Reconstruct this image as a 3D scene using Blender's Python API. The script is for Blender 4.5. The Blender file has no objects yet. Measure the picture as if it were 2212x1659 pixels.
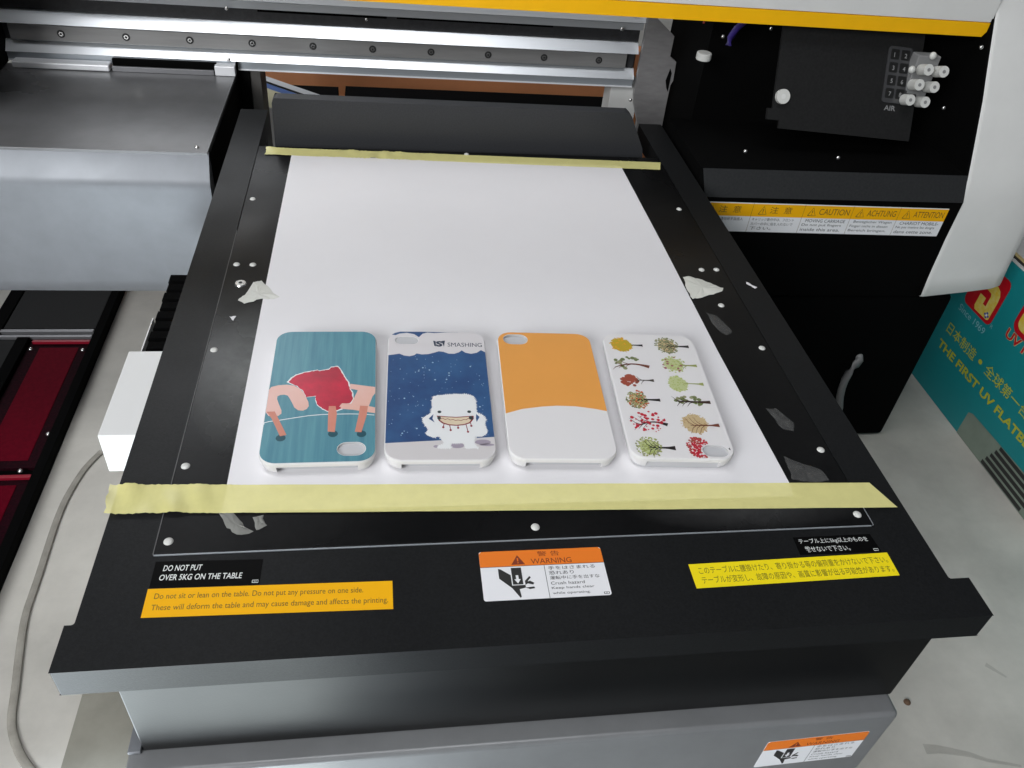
import bpy, math, random
from mathutils import Vector, Matrix
from mathutils.geometry import tessellate_polygon

S = 0.001                       # everything below is given in millimetres
scene = bpy.context.scene
random.seed(7)

# ---------------------------------------------------------------- camera
cam_d = bpy.data.cameras.new("camera")
cam = bpy.data.objects.new("camera", cam_d)
scene.collection.objects.link(cam)
cam_d.sensor_width = 36.0
cam_d.lens = 36.0 * 1759.72 / 2212.0
cam_d.clip_start = 0.01
cam_d.clip_end = 50
rot = (Matrix.Rotation(-0.197718927, 4, 'Z') @ Matrix.Rotation(0.873184870, 4, 'X')
       @ Matrix.Rotation(0.115647168, 4, 'Z'))
cam.matrix_world = Matrix.Translation((-0.0731510, -0.2552479, 0.3202280)) @ rot
scene.camera = cam

# ---------------------------------------------------------------- world and lamps
world = bpy.data.worlds.new("World")
scene.world = world
world.use_nodes = True
bg = world.node_tree.nodes["Background"]
bg.inputs[0].default_value = (0.80, 0.88, 1.0, 1)
bg.inputs[1].default_value = 0.065


def area(name, loc, target, sx, sy, power, color=(1, 1, 1), spread=math.pi):
    d = bpy.data.lights.new(name, 'AREA')
    d.shape = 'RECTANGLE'
    d.size, d.size_y = sx, sy
    d.energy = power
    d.color = color
    d.spread = spread
    o = bpy.data.objects.new(name, d)
    scene.collection.objects.link(o)
    o.location = loc
    o.rotation_euler = (Vector(target) - Vector(loc)).to_track_quat('-Z', 'Y').to_euler()
    return o


# fluorescent fittings on the ceiling, window light from the front left
area("ceiling_lamp", (-0.35, -0.05, 1.9), (-0.1, 0.3, 0), 1.8, 0.45, 14, (0.97, 0.98, 1.0))
area("window_lamp", (-1.2, -1.3, 0.9), (-0.1, 0.3, 0), 0.9, 0.9, 33, (0.96, 0.98, 1.0))
area("rear_window_lamp", (-1.0, 2.6, 1.7), (-0.15, 0.3, 0), 1.2, 0.8, 12, (0.95, 0.97, 1.0))
# patch of direct light on the floor in front of the machine
sd = bpy.data.lights.new("window_beam", 'SPOT')
sd.energy = 2900
sd.spot_size = math.radians(19)
sd.spot_blend = 0.5
sd.shadow_soft_size = 0.03
sd.color = (0.74, 0.86, 1.0)
so = bpy.data.objects.new("window_beam", sd)
scene.collection.objects.link(so)
so.location = (-1.0, -1.5, 1.2)
so.rotation_euler = (Vector((-0.36, -0.40, -0.33)) - Vector(so.location)).to_track_quat('-Z', 'Y').to_euler()

vs = scene.view_settings
vs.view_transform = 'Standard'
vs.look = 'None'
vs.exposure = 0.18
vs.gamma = 1.0
vs.use_curve_mapping = False


# ---------------------------------------------------------------- materials
def lin(c):
    return tuple(((v / 255.0 + 0.055) / 1.055) ** 2.4 if v > 10 else v / 255.0 / 12.92 for v in c)


def mat(name, col, rough=0.5, metal=0.0, spec=0.5, var=0.0, vscale=40.0, bump=0.0, bscale=900.0,
        rvar=0.0, rscale=12.0, stretch=None, col2=None, alpha=None, coat=0.0, trans=0.0, glow=0.0):
    """Principled material with noise driven colour, roughness and bump."""
    m = bpy.data.materials.new(name)
    m.use_nodes = True
    nt = m.node_tree
    n = nt.nodes
    p = n["Principled BSDF"]
    p.inputs["Base Color"].default_value = (*col, 1)
    p.inputs["Roughness"].default_value = rough
    p.inputs["Metallic"].default_value = metal
    p.inputs["Specular IOR Level"].default_value = spec
    p.inputs["Coat Weight"].default_value = coat
    p.inputs["Transmission Weight"].default_value = trans
    tc = n.new("ShaderNodeTexCoord")
    mp = n.new("ShaderNodeMapping")
    nt.links.new(tc.outputs["Object"], mp.inputs["Vector"])
    if stretch:
        mp.inputs["Scale"].default_value = stretch
    if var > 0 or col2:
        nz = n.new("ShaderNodeTexNoise")
        nz.inputs["Scale"].default_value = vscale
        nz.inputs["Detail"].default_value = 8
        nz.inputs["Roughness"].default_value = 0.62
        nt.links.new(mp.outputs[0], nz.inputs["Vector"])
        cr = n.new("ShaderNodeValToRGB")
        cr.color_ramp.elements[0].position = 0.34
        cr.color_ramp.elements[1].position = 0.66
        c2 = col2 if col2 else tuple(min(1, v * (1 + var)) for v in col)
        c1 = col if col2 else tuple(v * (1 - var) for v in col)
        cr.color_ramp.elements[0].color = (*c1, 1)
        cr.color_ramp.elements[1].color = (*c2, 1)
        nt.links.new(nz.outputs["Fac"], cr.inputs[0])
        nt.links.new(cr.outputs[0], p.inputs["Base Color"])
    if rvar > 0:
        nr = n.new("ShaderNodeTexNoise")
        nr.inputs["Scale"].default_value = rscale
        nr.inputs["Detail"].default_value = 6
        nt.links.new(mp.outputs[0], nr.inputs["Vector"])
        mr = n.new("ShaderNodeMapRange")
        mr.inputs[1].default_value = 0.3
        mr.inputs[2].default_value = 0.7
        mr.inputs[3].default_value = max(0.02, rough - rvar)
        mr.inputs[4].default_value = min(1, rough + rvar)
        nt.links.new(nr.outputs["Fac"], mr.inputs[0])
        nt.links.new(mr.outputs[0], p.inputs["Roughness"])
    if bump > 0:
        nb = n.new("ShaderNodeTexNoise")
        nb.inputs["Scale"].default_value = bscale
        nb.inputs["Detail"].default_value = 3
        nt.links.new(mp.outputs[0], nb.inputs["Vector"])
        bp = n.new("ShaderNodeBump")
        bp.inputs["Strength"].default_value = bump
        bp.inputs["Distance"].default_value = 0.0004
        nt.links.new(nb.outputs["Fac"], bp.inputs["Height"])
        nt.links.new(bp.outputs[0], p.inputs["Normal"])
    if glow > 0:
        mx = n.new("ShaderNodeMixShader")
        tl = n.new("ShaderNodeBsdfTranslucent")
        tl.inputs[0].default_value = (*col, 1)
        mx.inputs[0].default_value = glow
        nt.links.new(p.outputs[0], mx.inputs[1])
        nt.links.new(tl.outputs[0], mx.inputs[2])
        nt.links.new(mx.outputs[0], n["Material Output"].inputs[0])
    if alpha is not None:
        mx = n.new("ShaderNodeMixShader")
        tr = n.new("ShaderNodeBsdfTransparent")
        out = n["Material Output"]
        mx.inputs[0].default_value = alpha
        nt.links.new(tr.outputs[0], mx.inputs[1])
        nt.links.new(p.outputs[0], mx.inputs[2])
        nt.links.new(mx.outputs[0], out.inputs[0])
    return m


M = {}
M['frame'] = mat('black powder coat', (0.0085, 0.009, 0.0095), 0.42, spec=0.22, var=0.3, vscale=800, bump=0.12, bscale=1500, rvar=0.08, rscale=8)
M['front'] = mat('black satin paint', (0.003, 0.0032, 0.0034), 0.36, spec=0.5, var=0.1, vscale=500, bump=0.08, bscale=1200, rvar=0.04)
M['plate'] = mat('black anodised plate', (0.0045, 0.0045, 0.0047), 0.33, spec=0.24, var=0.25, vscale=300, bump=0.1, bscale=1600, rvar=0.16, rscale=7)
M['inner'] = mat('matt black interior', (0.002, 0.002, 0.002), 0.8, spec=0.05)
M['post'] = mat('grey rear post', (0.07, 0.065, 0.06), 0.6)
M['bar'] = mat('grey black bar coat', (0.032, 0.033, 0.036), 0.5, spec=0.45, var=0.15, vscale=700, bump=0.2, bscale=1500)
M['panel'] = mat('dark grey ink panel', (0.012, 0.012, 0.012), 0.65, spec=0.22, var=0.2, vscale=400)
M['bay_edge'] = mat('dark grey folded edge', (0.020, 0.021, 0.022), 0.6, spec=0.3, var=0.2, vscale=500)
M['deck'] = mat('satin dark steel deck', (0.15, 0.15, 0.153), 0.34, metal=0.3, spec=0.5, var=0.12, vscale=25, rvar=0.10, rscale=6, bump=0.04)
M['silver'] = mat('silver grey paint', (0.205, 0.215, 0.232), 0.45, metal=0.25, spec=0.5, var=0.06, vscale=30, bump=0.06, bscale=1400, rvar=0.05)
M['silver_low'] = mat('grey base paint', (0.22, 0.225, 0.23), 0.34, metal=0.25, spec=0.5, var=0.06, vscale=30, bump=0.06, bscale=1400, rvar=0.05)
M['alu'] = mat('brushed aluminium', (0.80, 0.83, 0.86), 0.32, metal=0.85, var=0.04, vscale=60, stretch=(0.05, 1, 1), bump=0.05, bscale=500)
M['alu_light'] = mat('satin aluminium', (0.62, 0.64, 0.66), 0.5, metal=0.25, var=0.03, vscale=60, stretch=(0.05, 1, 1))
M['alu_flat'] = mat('milled aluminium', (0.40, 0.43, 0.46), 0.45, metal=0.5, var=0.05, vscale=80, stretch=(0.05, 1, 1))
M['plate_edge'] = mat('worn plate edge', (0.16, 0.16, 0.16), 0.5, metal=0.5)
M['rail'] = mat('ground rail steel', (0.36, 0.355, 0.35), 0.46, metal=0.55, var=0.14, vscale=70, stretch=(0.12, 1, 1), rvar=0.08)
M['dark_rail'] = mat('dark beam groove', (0.035, 0.035, 0.037), 0.5, spec=0.4, var=0.2, vscale=200)
M['bright'] = mat('bright aluminium', (0.9, 0.91, 0.93), 0.4, metal=0.3)
M['steel'] = mat('screw steel', (0.72, 0.71, 0.69), 0.25, metal=0.9)
M['socket'] = mat('screw socket', (0.02, 0.02, 0.02), 0.5)
M['brushed'] = mat('scratched steel bracket', (0.34, 0.33, 0.33), 0.45, metal=0.5, var=0.10, vscale=160, stretch=(0.3, 1, 1), rvar=0.1)
M['white_pl'] = mat('white plastic cover', (0.70, 0.70, 0.68), 0.5, spec=0.35, var=0.02, vscale=30, bump=0.04)
M['knob'] = mat('white knob plastic', (0.62, 0.62, 0.59), 0.5)
M['yellow'] = mat('amber yellow stripe', lin((248, 186, 8)), 0.5, spec=0.3, var=0.03)
M['bracket'] = mat('white painted bracket', (0.80, 0.80, 0.79), 0.5, spec=0.35)
M['paper'] = mat('white film sheet', (0.80, 0.785, 0.80), 0.42, spec=0.3, var=0.02, vscale=7, bump=1.0, bscale=16)
M['case'] = mat('glossy white case plastic', (0.92, 0.91, 0.91), 0.2, spec=0.5, glow=0.25)
M['pad'] = mat('hole shade grey', (0.52, 0.52, 0.535), 0.6)  # grey tone stands in for the shade down the camera holes
M['case_in'] = mat('case hole edge', (0.84, 0.83, 0.83), 0.4, glow=0.45)
M['floor'] = mat('grey cement floor', (0.52, 0.50, 0.455), 0.6, spec=0.3, var=0.17, vscale=7, bump=0.12, bscale=150, rvar=0.12, rscale=3)
M['sheet'] = mat('brown grey floor layer', (0.26, 0.25, 0.21), 0.65, spec=0.25, var=0.12, vscale=22)
M['cablegrey'] = mat('dusty grey cable', (0.30, 0.285, 0.25), 0.9, spec=0.1, var=0.15, vscale=60)
M['orange'] = mat('terracotta painted board', (0.75, 0.30, 0.13), 0.6, var=0.08, vscale=12)
M['cable_l'] = mat('light grey cable', (0.22, 0.22, 0.22), 0.5)
M['violet'] = mat('violet cable', (0.03, 0.015, 0.16), 0.5)
M['redwire'] = mat('red wire', (0.30, 0.02, 0.02), 0.5)
M['redlid'] = mat('dark red acrylic', (0.095, 0.001, 0.008), 0.6, spec=0.05, var=0.15, vscale=300)
M['redbar'] = mat('red acrylic edge', (0.26, 0.005, 0.02), 0.4)
M['reddark'] = mat('sooty red border', (0.004, 0.001, 0.002), 0.7, spec=0.08, col2=(0.022, 0.001, 0.005), vscale=420)
M['greybar'] = mat('grey extrusion', (0.22, 0.22, 0.23), 0.4, metal=0.5)
# tapes
M['tape'] = mat('yellow masking tape', (0.92, 0.86, 0.36), 0.27, spec=0.5, var=0.03, vscale=120, alpha=0.73, bump=0.25, bscale=90)
M['clear'] = mat('clear tape scrap', (0.62, 0.62, 0.57), 0.3, spec=0.6, alpha=0.35, bump=1.0, bscale=260)
M['haze_tape'] = mat('thin clear tape', (0.45, 0.45, 0.45), 0.25, spec=0.6, alpha=0.10, bump=1.0, bscale=220, col2=(0.75, 0.75, 0.72), vscale=180)
M['torn'] = mat('pale torn tape', (0.80, 0.80, 0.74), 0.4, alpha=0.8, bump=1.0, bscale=260)
M['ppaper'] = mat('torn paper scrap', (0.66, 0.66, 0.60), 0.7, var=0.05, bump=0.6, bscale=220)
def dust_patch(m, centre, rad, colour):
    """A dusty hand smear on the plate, a stain of its own shape."""
    nt = m.node_tree
    n = nt.nodes
    p = n["Principled BSDF"]
    tc = n.new("ShaderNodeTexCoord")
    mp = n.new("ShaderNodeMapping")
    mp.inputs["Location"].default_value = (-centre[0] / rad[0], -centre[1] / rad[1], 0)
    mp.inputs["Scale"].default_value = (1 / rad[0], 1 / rad[1], 0.01)
    ln = n.new("ShaderNodeVectorMath")
    ln.operation = 'LENGTH'
    nz = n.new("ShaderNodeTexNoise")
    nz.inputs["Scale"].default_value = 55
    nz.inputs["Detail"].default_value = 9
    nz.inputs["Roughness"].default_value = 0.7
    mr = n.new("ShaderNodeMapRange")
    mr.inputs[1].default_value = 1.0
    mr.inputs[2].default_value = 0.1
    mu = n.new("ShaderNodeMath")
    mu.operation = 'MULTIPLY'
    mx = n.new("ShaderNodeMix")
    mx.data_type = 'RGBA'
    old = p.inputs["Base Color"].links[0].from_socket
    nt.links.new(tc.outputs["Object"], mp.inputs[0])
    nt.links.new(mp.outputs[0], ln.inputs[0])
    nt.links.new(ln.outputs["Value"], mr.inputs[0])
    nt.links.new(tc.outputs["Object"], nz.inputs["Vector"])
    nt.links.new(mr.outputs[0], mu.inputs[0])
    nt.links.new(nz.outputs["Fac"], mu.inputs[1])
    nt.links.new(mu.outputs[0], mx.inputs[0])
    nt.links.new(old, mx.inputs[6])
    mx.inputs[7].default_value = (*colour, 1)
    nt.links.new(mx.outputs[2], p.inputs["Base Color"])


dust_patch(M['plate'], (-0.158, -0.095), (0.03, 0.07), (0.16, 0.165, 0.16))
dust_patch(M['plate'], (0.12, -0.212), (0.07, 0.02), (0.08, 0.08, 0.08))
# print inks
M['ink'] = mat('black ink', (0.02, 0.02, 0.02), 0.5)
M['brownink'] = mat('brown lettering', (0.16, 0.09, 0.01), 0.5)
M['oliveink'] = mat('olive lettering', (0.20, 0.17, 0.01), 0.5)
M['redink'] = mat('dark red lettering', (0.20, 0.03, 0.01), 0.5)
M['wink'] = mat('white lettering', (0.72, 0.74, 0.72), 0.5)
M['lab_black'] = mat('black label film', (0.002, 0.002, 0.002), 0.5, spec=0.08)
M['lab_amber'] = mat('amber label film', lin((240, 176, 6)), 0.5, spec=0.2)
M['lab_yellow'] = mat('yellow label film', lin((240, 218, 26)), 0.5, spec=0.2)
M['lab_orange'] = mat('orange label film', lin((232, 122, 34)), 0.42)
M['lab_white'] = mat('white label film', (0.80, 0.80, 0.82), 0.42)
M['teal'] = mat('teal printed carton', (0.006, 0.25, 0.27), 0.5, var=0.06, vscale=5)
M['teal_top'] = mat('carton edge', (0.62, 0.62, 0.60), 0.6)
M['gold'] = mat('yellow carton edge', (0.60, 0.48, 0.22), 0.6)
M['tealtext'] = mat('olive yellow print', (0.50, 0.52, 0.04), 0.5)
M['tealwhite'] = mat('pale blue print', (0.22, 0.50, 0.55), 0.5)
M['logored'] = mat('red logo print', (0.50, 0.003, 0.012), 0.5)
M['logoyel'] = mat('pale yellow logo print', (0.72, 0.62, 0.20), 0.5, col2=(0.72, 0.50, 0.02), vscale=160)
M['logoblue'] = mat('blue logo print', (0.05, 0.08, 0.35), 0.5)
M['printgrey'] = mat('grey green carton print', (0.22, 0.27, 0.22), 0.6, var=0.1, vscale=20)
M['cyan_box'] = mat('blue carton stripe', (0.03, 0.12, 0.42), 0.5)
M['white_box'] = mat('white carton', (0.75, 0.76, 0.78), 0.5)
M['cream_box'] = mat('cream carton', (0.75, 0.70, 0.42), 0.5)
M['red_box'] = mat('red carton print', (0.6, 0.06, 0.06), 0.5)
# phone case prints (glossy)
G = dict(rough=0.28, spec=0.5, glow=0.08)
M['woodteal'] = mat('teal wood print', (0.075, 0.235, 0.31), 0.28, col2=(0.125, 0.33, 0.39), vscale=330, stretch=(1, 0.045, 1), glow=0.08)
M['blobred'] = mat('crimson print', lin((214, 44, 74)), col2=lin((176, 44, 64)), vscale=60, **G)
M['pink'] = mat('pale pink print', lin((238, 196, 186)), col2=lin((234, 184, 168)), vscale=30, **G)
M['salmon'] = mat('salmon print', lin((214, 140, 120)), var=0.06, **G)
M['shade_teal'] = mat('dark teal print', (0.02, 0.09, 0.12), **G)
M['navy'] = mat('night blue print', lin((50, 76, 122)), col2=lin((60, 98, 144)), vscale=40, **G)
M['fur'] = mat('white fur print', (0.86, 0.87, 0.87), **G)
M['snow'] = mat('pale snow print', (0.68, 0.65, 0.65), **G)
M['cloud'] = mat('pale cloud print', (0.74, 0.71, 0.72), **G)
M['snowshade'] = mat('grey violet print', lin((168, 158, 172)), **G)
M['mouthred'] = mat('dark red print', (0.26, 0.01, 0.02), **G)
M['cream'] = mat('cream print', (0.78, 0.66, 0.48), **G)
M['eye'] = mat('eye print', (0.03, 0.05, 0.05), **G)
M['logo_ink'] = mat('slate print', (0.03, 0.045, 0.08), **G)
M['star'] = mat('star print', (0.50, 0.66, 0.78), **G)
M['caseorange'] = mat('orange print', lin((238, 166, 84)), var=0.02, **G)
M['casewhite'] = mat('white print', (0.82, 0.80, 0.80), **G)
TREE = {}
for nm, c in dict(gold=(196, 168, 52), gold2=(222, 166, 50), sage=(150, 152, 112), sage2=(116, 120, 88), leaf=(112, 124, 78),
                  lime=(176, 188, 112), lime2=(196, 204, 150), rust=(164, 82, 64), orange=(196, 96, 56), beige=(206, 184, 142),
                  beige2=(188, 156, 112), olive=(156, 164, 92), crimson=(196, 40, 60), mauve=(160, 96, 104), bark=(64, 44, 40),
                  black=(42, 38, 38), brown=(116, 60, 44), grey=(78, 72, 64)).items():
    TREE[nm] = mat(nm + ' tree print', lin(c), **G)


# ---------------------------------------------------------------- mesh helpers
class Frame:
    """A flat drawing frame: origin, two axes and the outward normal (mm)."""
    def __init__(s, o, ex=(1, 0, 0), ey=(0, 1, 0)):
        s.o, s.ex, s.ey = Vector(o), Vector(ex).normalized(), Vector(ey).normalized()
        s.n = s.ex.cross(s.ey)

    def p(s, u, v, h=0.0):
        return s.o + s.ex * u + s.ey * v + s.n * h


TOP = Frame((0, 0, 0))
TXT = {}


def text_mesh(body, bold):
    key = (body, bold)
    if key not in TXT:
        cu = bpy.data.curves.new("lettering", 'FONT')
        cu.body = body
        cu.offset = bold
        cu.resolution_u = 3
        cu.align_x = 'LEFT'
        ob = bpy.data.objects.new("lettering", cu)
        scene.collection.objects.link(ob)
        dg = bpy.context.evaluated_depsgraph_get()
        me = ob.evaluated_get(dg).to_mesh()
        v = [tuple(x.co) for x in me.vertices]
        f = [tuple(x.vertices) for x in me.polygons]
        ob.evaluated_get(dg).to_mesh_clear()
        bpy.data.objects.remove(ob)
        bpy.data.curves.remove(cu)
        TXT[key] = (v, f)
    return TXT[key]


class MB:
    def __init__(s):
        s.v, s.f, s.m, s.mats = [], [], [], []

    def mi(s, m):
        if m not in s.mats:
            s.mats.append(m)
        return s.mats.index(m)

    def add(s, vs_, fs, m):
        b = len(s.v)
        s.v += [Vector(x) for x in vs_]
        k = s.mi(m)
        for f in fs:
            s.f.append([b + i for i in f])
            s.m.append(k)
        return s

    def box(s, x0, x1, y0, y1, z0, z1, m):
        vs_ = [(x, y, z) for z in (z0, z1) for y in (y0, y1) for x in (x0, x1)]
        return s.add(vs_, [(0, 2, 3, 1), (4, 5, 7, 6), (0, 1, 5, 4), (2, 6, 7, 3), (0, 4, 6, 2), (1, 3, 7, 5)], m)

    def flat(s, fr, pts, m, h=0.1, h0=None, holes=()):
        """Polygon in a frame, optionally with thickness from h0 to h."""
        loops = [list(pts)] + [list(x) for x in holes]
        allp = [p for l in loops for p in l]
        tris = tessellate_polygon([[Vector((p[0], p[1], 0)) for p in l] for l in loops])
        out = []
        for t in tris:
            a, b, c = [allp[i] for i in t]
            if (b[0] - a[0]) * (c[1] - a[1]) - (b[1] - a[1]) * (c[0] - a[0]) < 0:
                t = (t[0], t[2], t[1])
            out.append(tuple(t))
        s.add([fr.p(x, y, h) for x, y in allp], out, m)
        if h0 is not None:
            s.add([fr.p(x, y, h0) for x, y in allp], [tuple(reversed(t)) for t in out], m)
            for li, l in enumerate(loops):
                ar = sum(l[i][0] * l[(i + 1) % len(l)][1] - l[(i + 1) % len(l)][0] * l[i][1] for i in range(len(l)))
                if (ar < 0) == (li == 0):
                    l = l[::-1]
                n = len(l)
                vv = [fr.p(x, y, h0) for x, y in l] + [fr.p(x, y, h) for x, y in l]
                s.add(vv, [(i, (i + 1) % n, n + (i + 1) % n, n + i) for i in range(n)], m)
        return s

    def prism_x(s, yz, x0, x1, m):
        return s.flat(Frame((0, 0, 0), (0, 1, 0), (0, 0, 1)), yz, m, h=x1, h0=x0)

    def prism_y(s, xz, y0, y1, m):       # front at y0
        return s.flat(Frame((0, 0, 0), (1, 0, 0), (0, 0, 1)), xz, m, h=-y0, h0=-y1)

    def cyl(s, c, ax, r, h, m, n=20, r2=None):
        c, ax = Vector(c), Vector(ax).normalized()
        e = ax.orthogonal().normalized()
        g = ax.cross(e)
        r2 = r if r2 is None else r2
        a = [c + (e * math.cos(t) + g * math.sin(t)) * r for t in (2 * math.pi * i / n for i in range(n))]
        b = [c + ax * h + (e * math.cos(t) + g * math.sin(t)) * r2 for t in (2 * math.pi * i / n for i in range(n))]
        return s.add(a + b, [tuple(reversed(range(n))), tuple(range(n, 2 * n))] +
                     [(i, (i + 1) % n, n + (i + 1) % n, n + i) for i in range(n)], m)

    def dome(s, c, ax, r, h, m, n=16):
        c, ax = Vector(c), Vector(ax).normalized()
        e = ax.orthogonal().normalized()
        g = ax.cross(e)
        vv, ff = [], []
        K = 4
        for k in range(K):
            t = k / K * math.pi / 2
            for i in range(n):
                a = 2 * math.pi * i / n
                vv.append(c + ax * h * math.sin(t) + (e * math.cos(a) + g * math.sin(a)) * r * math.cos(t))
        vv.append(c + ax * h)
        for k in range(K - 1):
            for i in range(n):
                j = (i + 1) % n
                ff.append((k * n + i, k * n + j, (k + 1) * n + j, (k + 1) * n + i))
        for i in range(n):
            ff.append(((K - 1) * n + i, (K - 1) * n + (i + 1) % n, K * n))
        return s.add(vv, ff, m)

    def ell(s, fr, x, y, a, b, m, h, n=18):
        return s.flat(fr, [(x + a * math.cos(2 * math.pi * i / n), y + b * math.sin(2 * math.pi * i / n)) for i in range(n)], m, h)

    def stroke(s, fr, pts, w, m, h, w2=None):
        """Ribbon along a polyline, width w tapering to w2."""
        w2 = w if w2 is None else w2
        P = [Vector((p[0], p[1])) for p in pts]
        L, R_ = [], []
        for i, p in enumerate(P):
            d = (P[min(i + 1, len(P) - 1)] - P[max(i - 1, 0)])
            d = d.normalized() if d.length > 0 else Vector((1, 0))
            nn = Vector((-d.y, d.x))
            ww = (w + (w2 - w) * i / max(1, len(P) - 1)) / 2
            L.append(p + nn * ww)
            R_.append(p - nn * ww)
        k = len(P)
        vv = [fr.p(q.x, q.y, h) for q in R_ + L]
        return s.add(vv, [(i, i + 1, k + i + 1, k + i) for i in range(k - 1)], m)

    def tube(s, pts, r, m, n=10, flat=1.0):
        P = [Vector(p) for p in pts]
        vv, ff = [], []
        for i, p in enumerate(P):
            d = (P[min(i + 1, len(P) - 1)] - P[max(i - 1, 0)]).normalized()
            up = Vector((0, 0, 1)) if abs(d.z) < 0.9 else Vector((1, 0, 0))
            e = d.cross(up).normalized()
            g = e.cross(d)
            for j in range(n):
                a = 2 * math.pi * j / n
                vv.append(p + e * r * math.cos(a) + g * r * flat * math.sin(a))
        for i in range(len(P) - 1):
            for j in range(n):
                k = (j + 1) % n
                ff.append((i * n + j, i * n + k, (i + 1) * n + k, (i + 1) * n + j))
        ff.append(tuple(range(n)))
        ff.append(tuple(reversed(range((len(P) - 1) * n, len(P) * n))))
        return s.add(vv, ff, m)

    def text(s, fr, body, x, y, w, hgt, m, h=0.15, bold=0.0, slant=0.0):
        """Lettering fitted into the rectangle (x, y, w, hgt); w None keeps the natural width."""
        v, f = text_mesh(body, bold)
        if not v:
            return s
        x0, x1 = min(a[0] for a in v), max(a[0] for a in v)
        y0, y1 = min(a[1] for a in v), max(a[1] for a in v)
        sy = hgt / max(1e-6, y1 - y0)
        sx = sy if w is None else w / max(1e-6, x1 - x0)
        s.add([fr.p(x + (a[0] - x0) * sx + slant * (a[1] - y0) * sy, y + (a[1] - y0) * sy, h) for a in v], f, m)
        return s

    def build(s, name, parent=None, base=None, label=None, cat=None, group=None, kind=None, bevel=0.0, seg=2, smooth=False):
        """Link the collected shape as one mesh object."""
        org = world_loc(parent) if parent else (Vector(base) if base else Vector((0, 0, 0)))
        me = bpy.data.meshes.new(name)
        me.from_pydata([tuple((p - org) * S) for p in s.v], [], s.f)
        for m in s.mats:
            me.materials.append(m)
        me.polygons.foreach_set("material_index", s.m)
        if smooth:
            me.polygons.foreach_set("use_smooth", [True] * len(me.polygons))
        me.update()
        o = bpy.data.objects.new(name, me)
        scene.collection.objects.link(o)
        if parent:
            o.parent = parent
        else:
            o.location = org * S
        if bevel > 0:
            b = o.modifiers.new("bevel", 'BEVEL')
            b.width = bevel * S
            b.segments = seg
            b.limit_method = 'ANGLE'
            b.angle_limit = math.radians(35)
            b.use_clamp_overlap = True
            b.harden_normals = True
            me.polygons.foreach_set("use_smooth", [True] * len(me.polygons))
            sm = True
        tag(o, label, cat, group, kind)
        return o


def world_loc(o):
    p = Vector((0, 0, 0))
    while o is not None:
        p += o.location
        o = o.parent
    return p / S


def tag(o, label=None, cat=None, group=None, kind=None):
    if label:
        o['label'] = label
    if cat:
        o['category'] = cat
    if group:
        o['group'] = group
    if kind:
        o['kind'] = kind
    return o


def thing(name, loc, label, cat, group=None):
    o = bpy.data.objects.new(name, None)
    o.empty_display_size = 0.02
    scene.collection.objects.link(o)
    o.location = Vector(loc) * S
    return tag(o, label, cat, group)


def copy_to(proto, parent, pos):
    """A copy of a small part at a world position (mm)."""
    c = proto.copy()
    scene.collection.objects.link(c)
    c.parent = parent
    c.location = (Vector(pos) - world_loc(parent)) * S
    return c


def proto_part(name, mb, bevel=0.0, smooth=True):
    o = mb.build(name, bevel=bevel, smooth=smooth)
    return o


def spread_parts(proto, parent, spots):
    """Put the first part at spots[0] and copies at the rest."""
    proto.parent = parent
    proto.location = (Vector(spots[0]) - world_loc(parent)) * S
    return [proto] + [copy_to(proto, parent, p) for p in spots[1:]]


def rrect(x0, y0, x1, y1, r, n=7):
    pts = []
    for cx, cy, a0 in ((x1 - r, y0 + r, -90), (x1 - r, y1 - r, 0), (x0 + r, y1 - r, 90), (x0 + r, y0 + r, 180)):
        for i in range(n + 1):
            a = math.radians(a0 + 90 * i / n)
            pts.append((cx + r * math.cos(a), cy + r * math.sin(a)))
    return pts

# ================================================================ setting
fl = MB()
fl.box(-6000, 6000, -4000, 6000, -360, -330, M['floor'])
fl.build('floor', base=(0, 0, -330), kind='structure')
fm = MB()
fm.box(-120, 900, -1200, -150, -330, -322, mat('dark reflection blocker', (0.012, 0.012, 0.013), 0.8, spec=0.2))  # unseen dark slab, added so the right of the slide box reflects black
fm.build('reflection_blocker', base=(300, -600, -330), kind='structure')
stain = mat('grey scuff', (0.12, 0.11, 0.09), 0.8, alpha=0.16, var=0.5, vscale=80)
fk = MB()
FF = Frame((0, 0, -330))
fk.stroke(FF, [(476, 93), (482.5, 86), (489, 79)], 5, stain, 0.4, 2)
fk.stroke(FF, [(374, 21), (385, 20), (397, 17), (412, 13), (425, 7), (452, 0)], 9, stain, 0.4, 2)
fk.build('floor_scuffs', base=(430, 20, -330), kind='structure')
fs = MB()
fs.box(-321, -120, -300, 128, -330, -326, M['sheet'])  # thin darker brown-grey layer on the floor along the base
fs.build('floor_dark_area', base=(-220, -100, -330), kind='structure')

# ================================================================ flatbed printer body
PR = thing('flatbed_printer', (0, 500, -330),
           'grey, black and white flatbed printer with silver beam and amber stripe behind the black table', 'printer')

# lower base under the table (silver box with a ledge) and the black slide box on it
b = MB(); b.box(-197, 196, -68, 380, -329.9, -76, M['silver_low'])
base = b.build('base_cabinet', PR, bevel=3.0, seg=3)
b = MB()
b.box(-196.5, -190.5, -58, 300, -75.9, -73.5, M['silver'])
b.build('ledge_plate', PR, bevel=0.5)
b = MB(); b.box(-190, 196, -56.5, 430, -75.9, -19, M['front'])
b.build('slide_box', PR, bevel=1.0)

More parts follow.
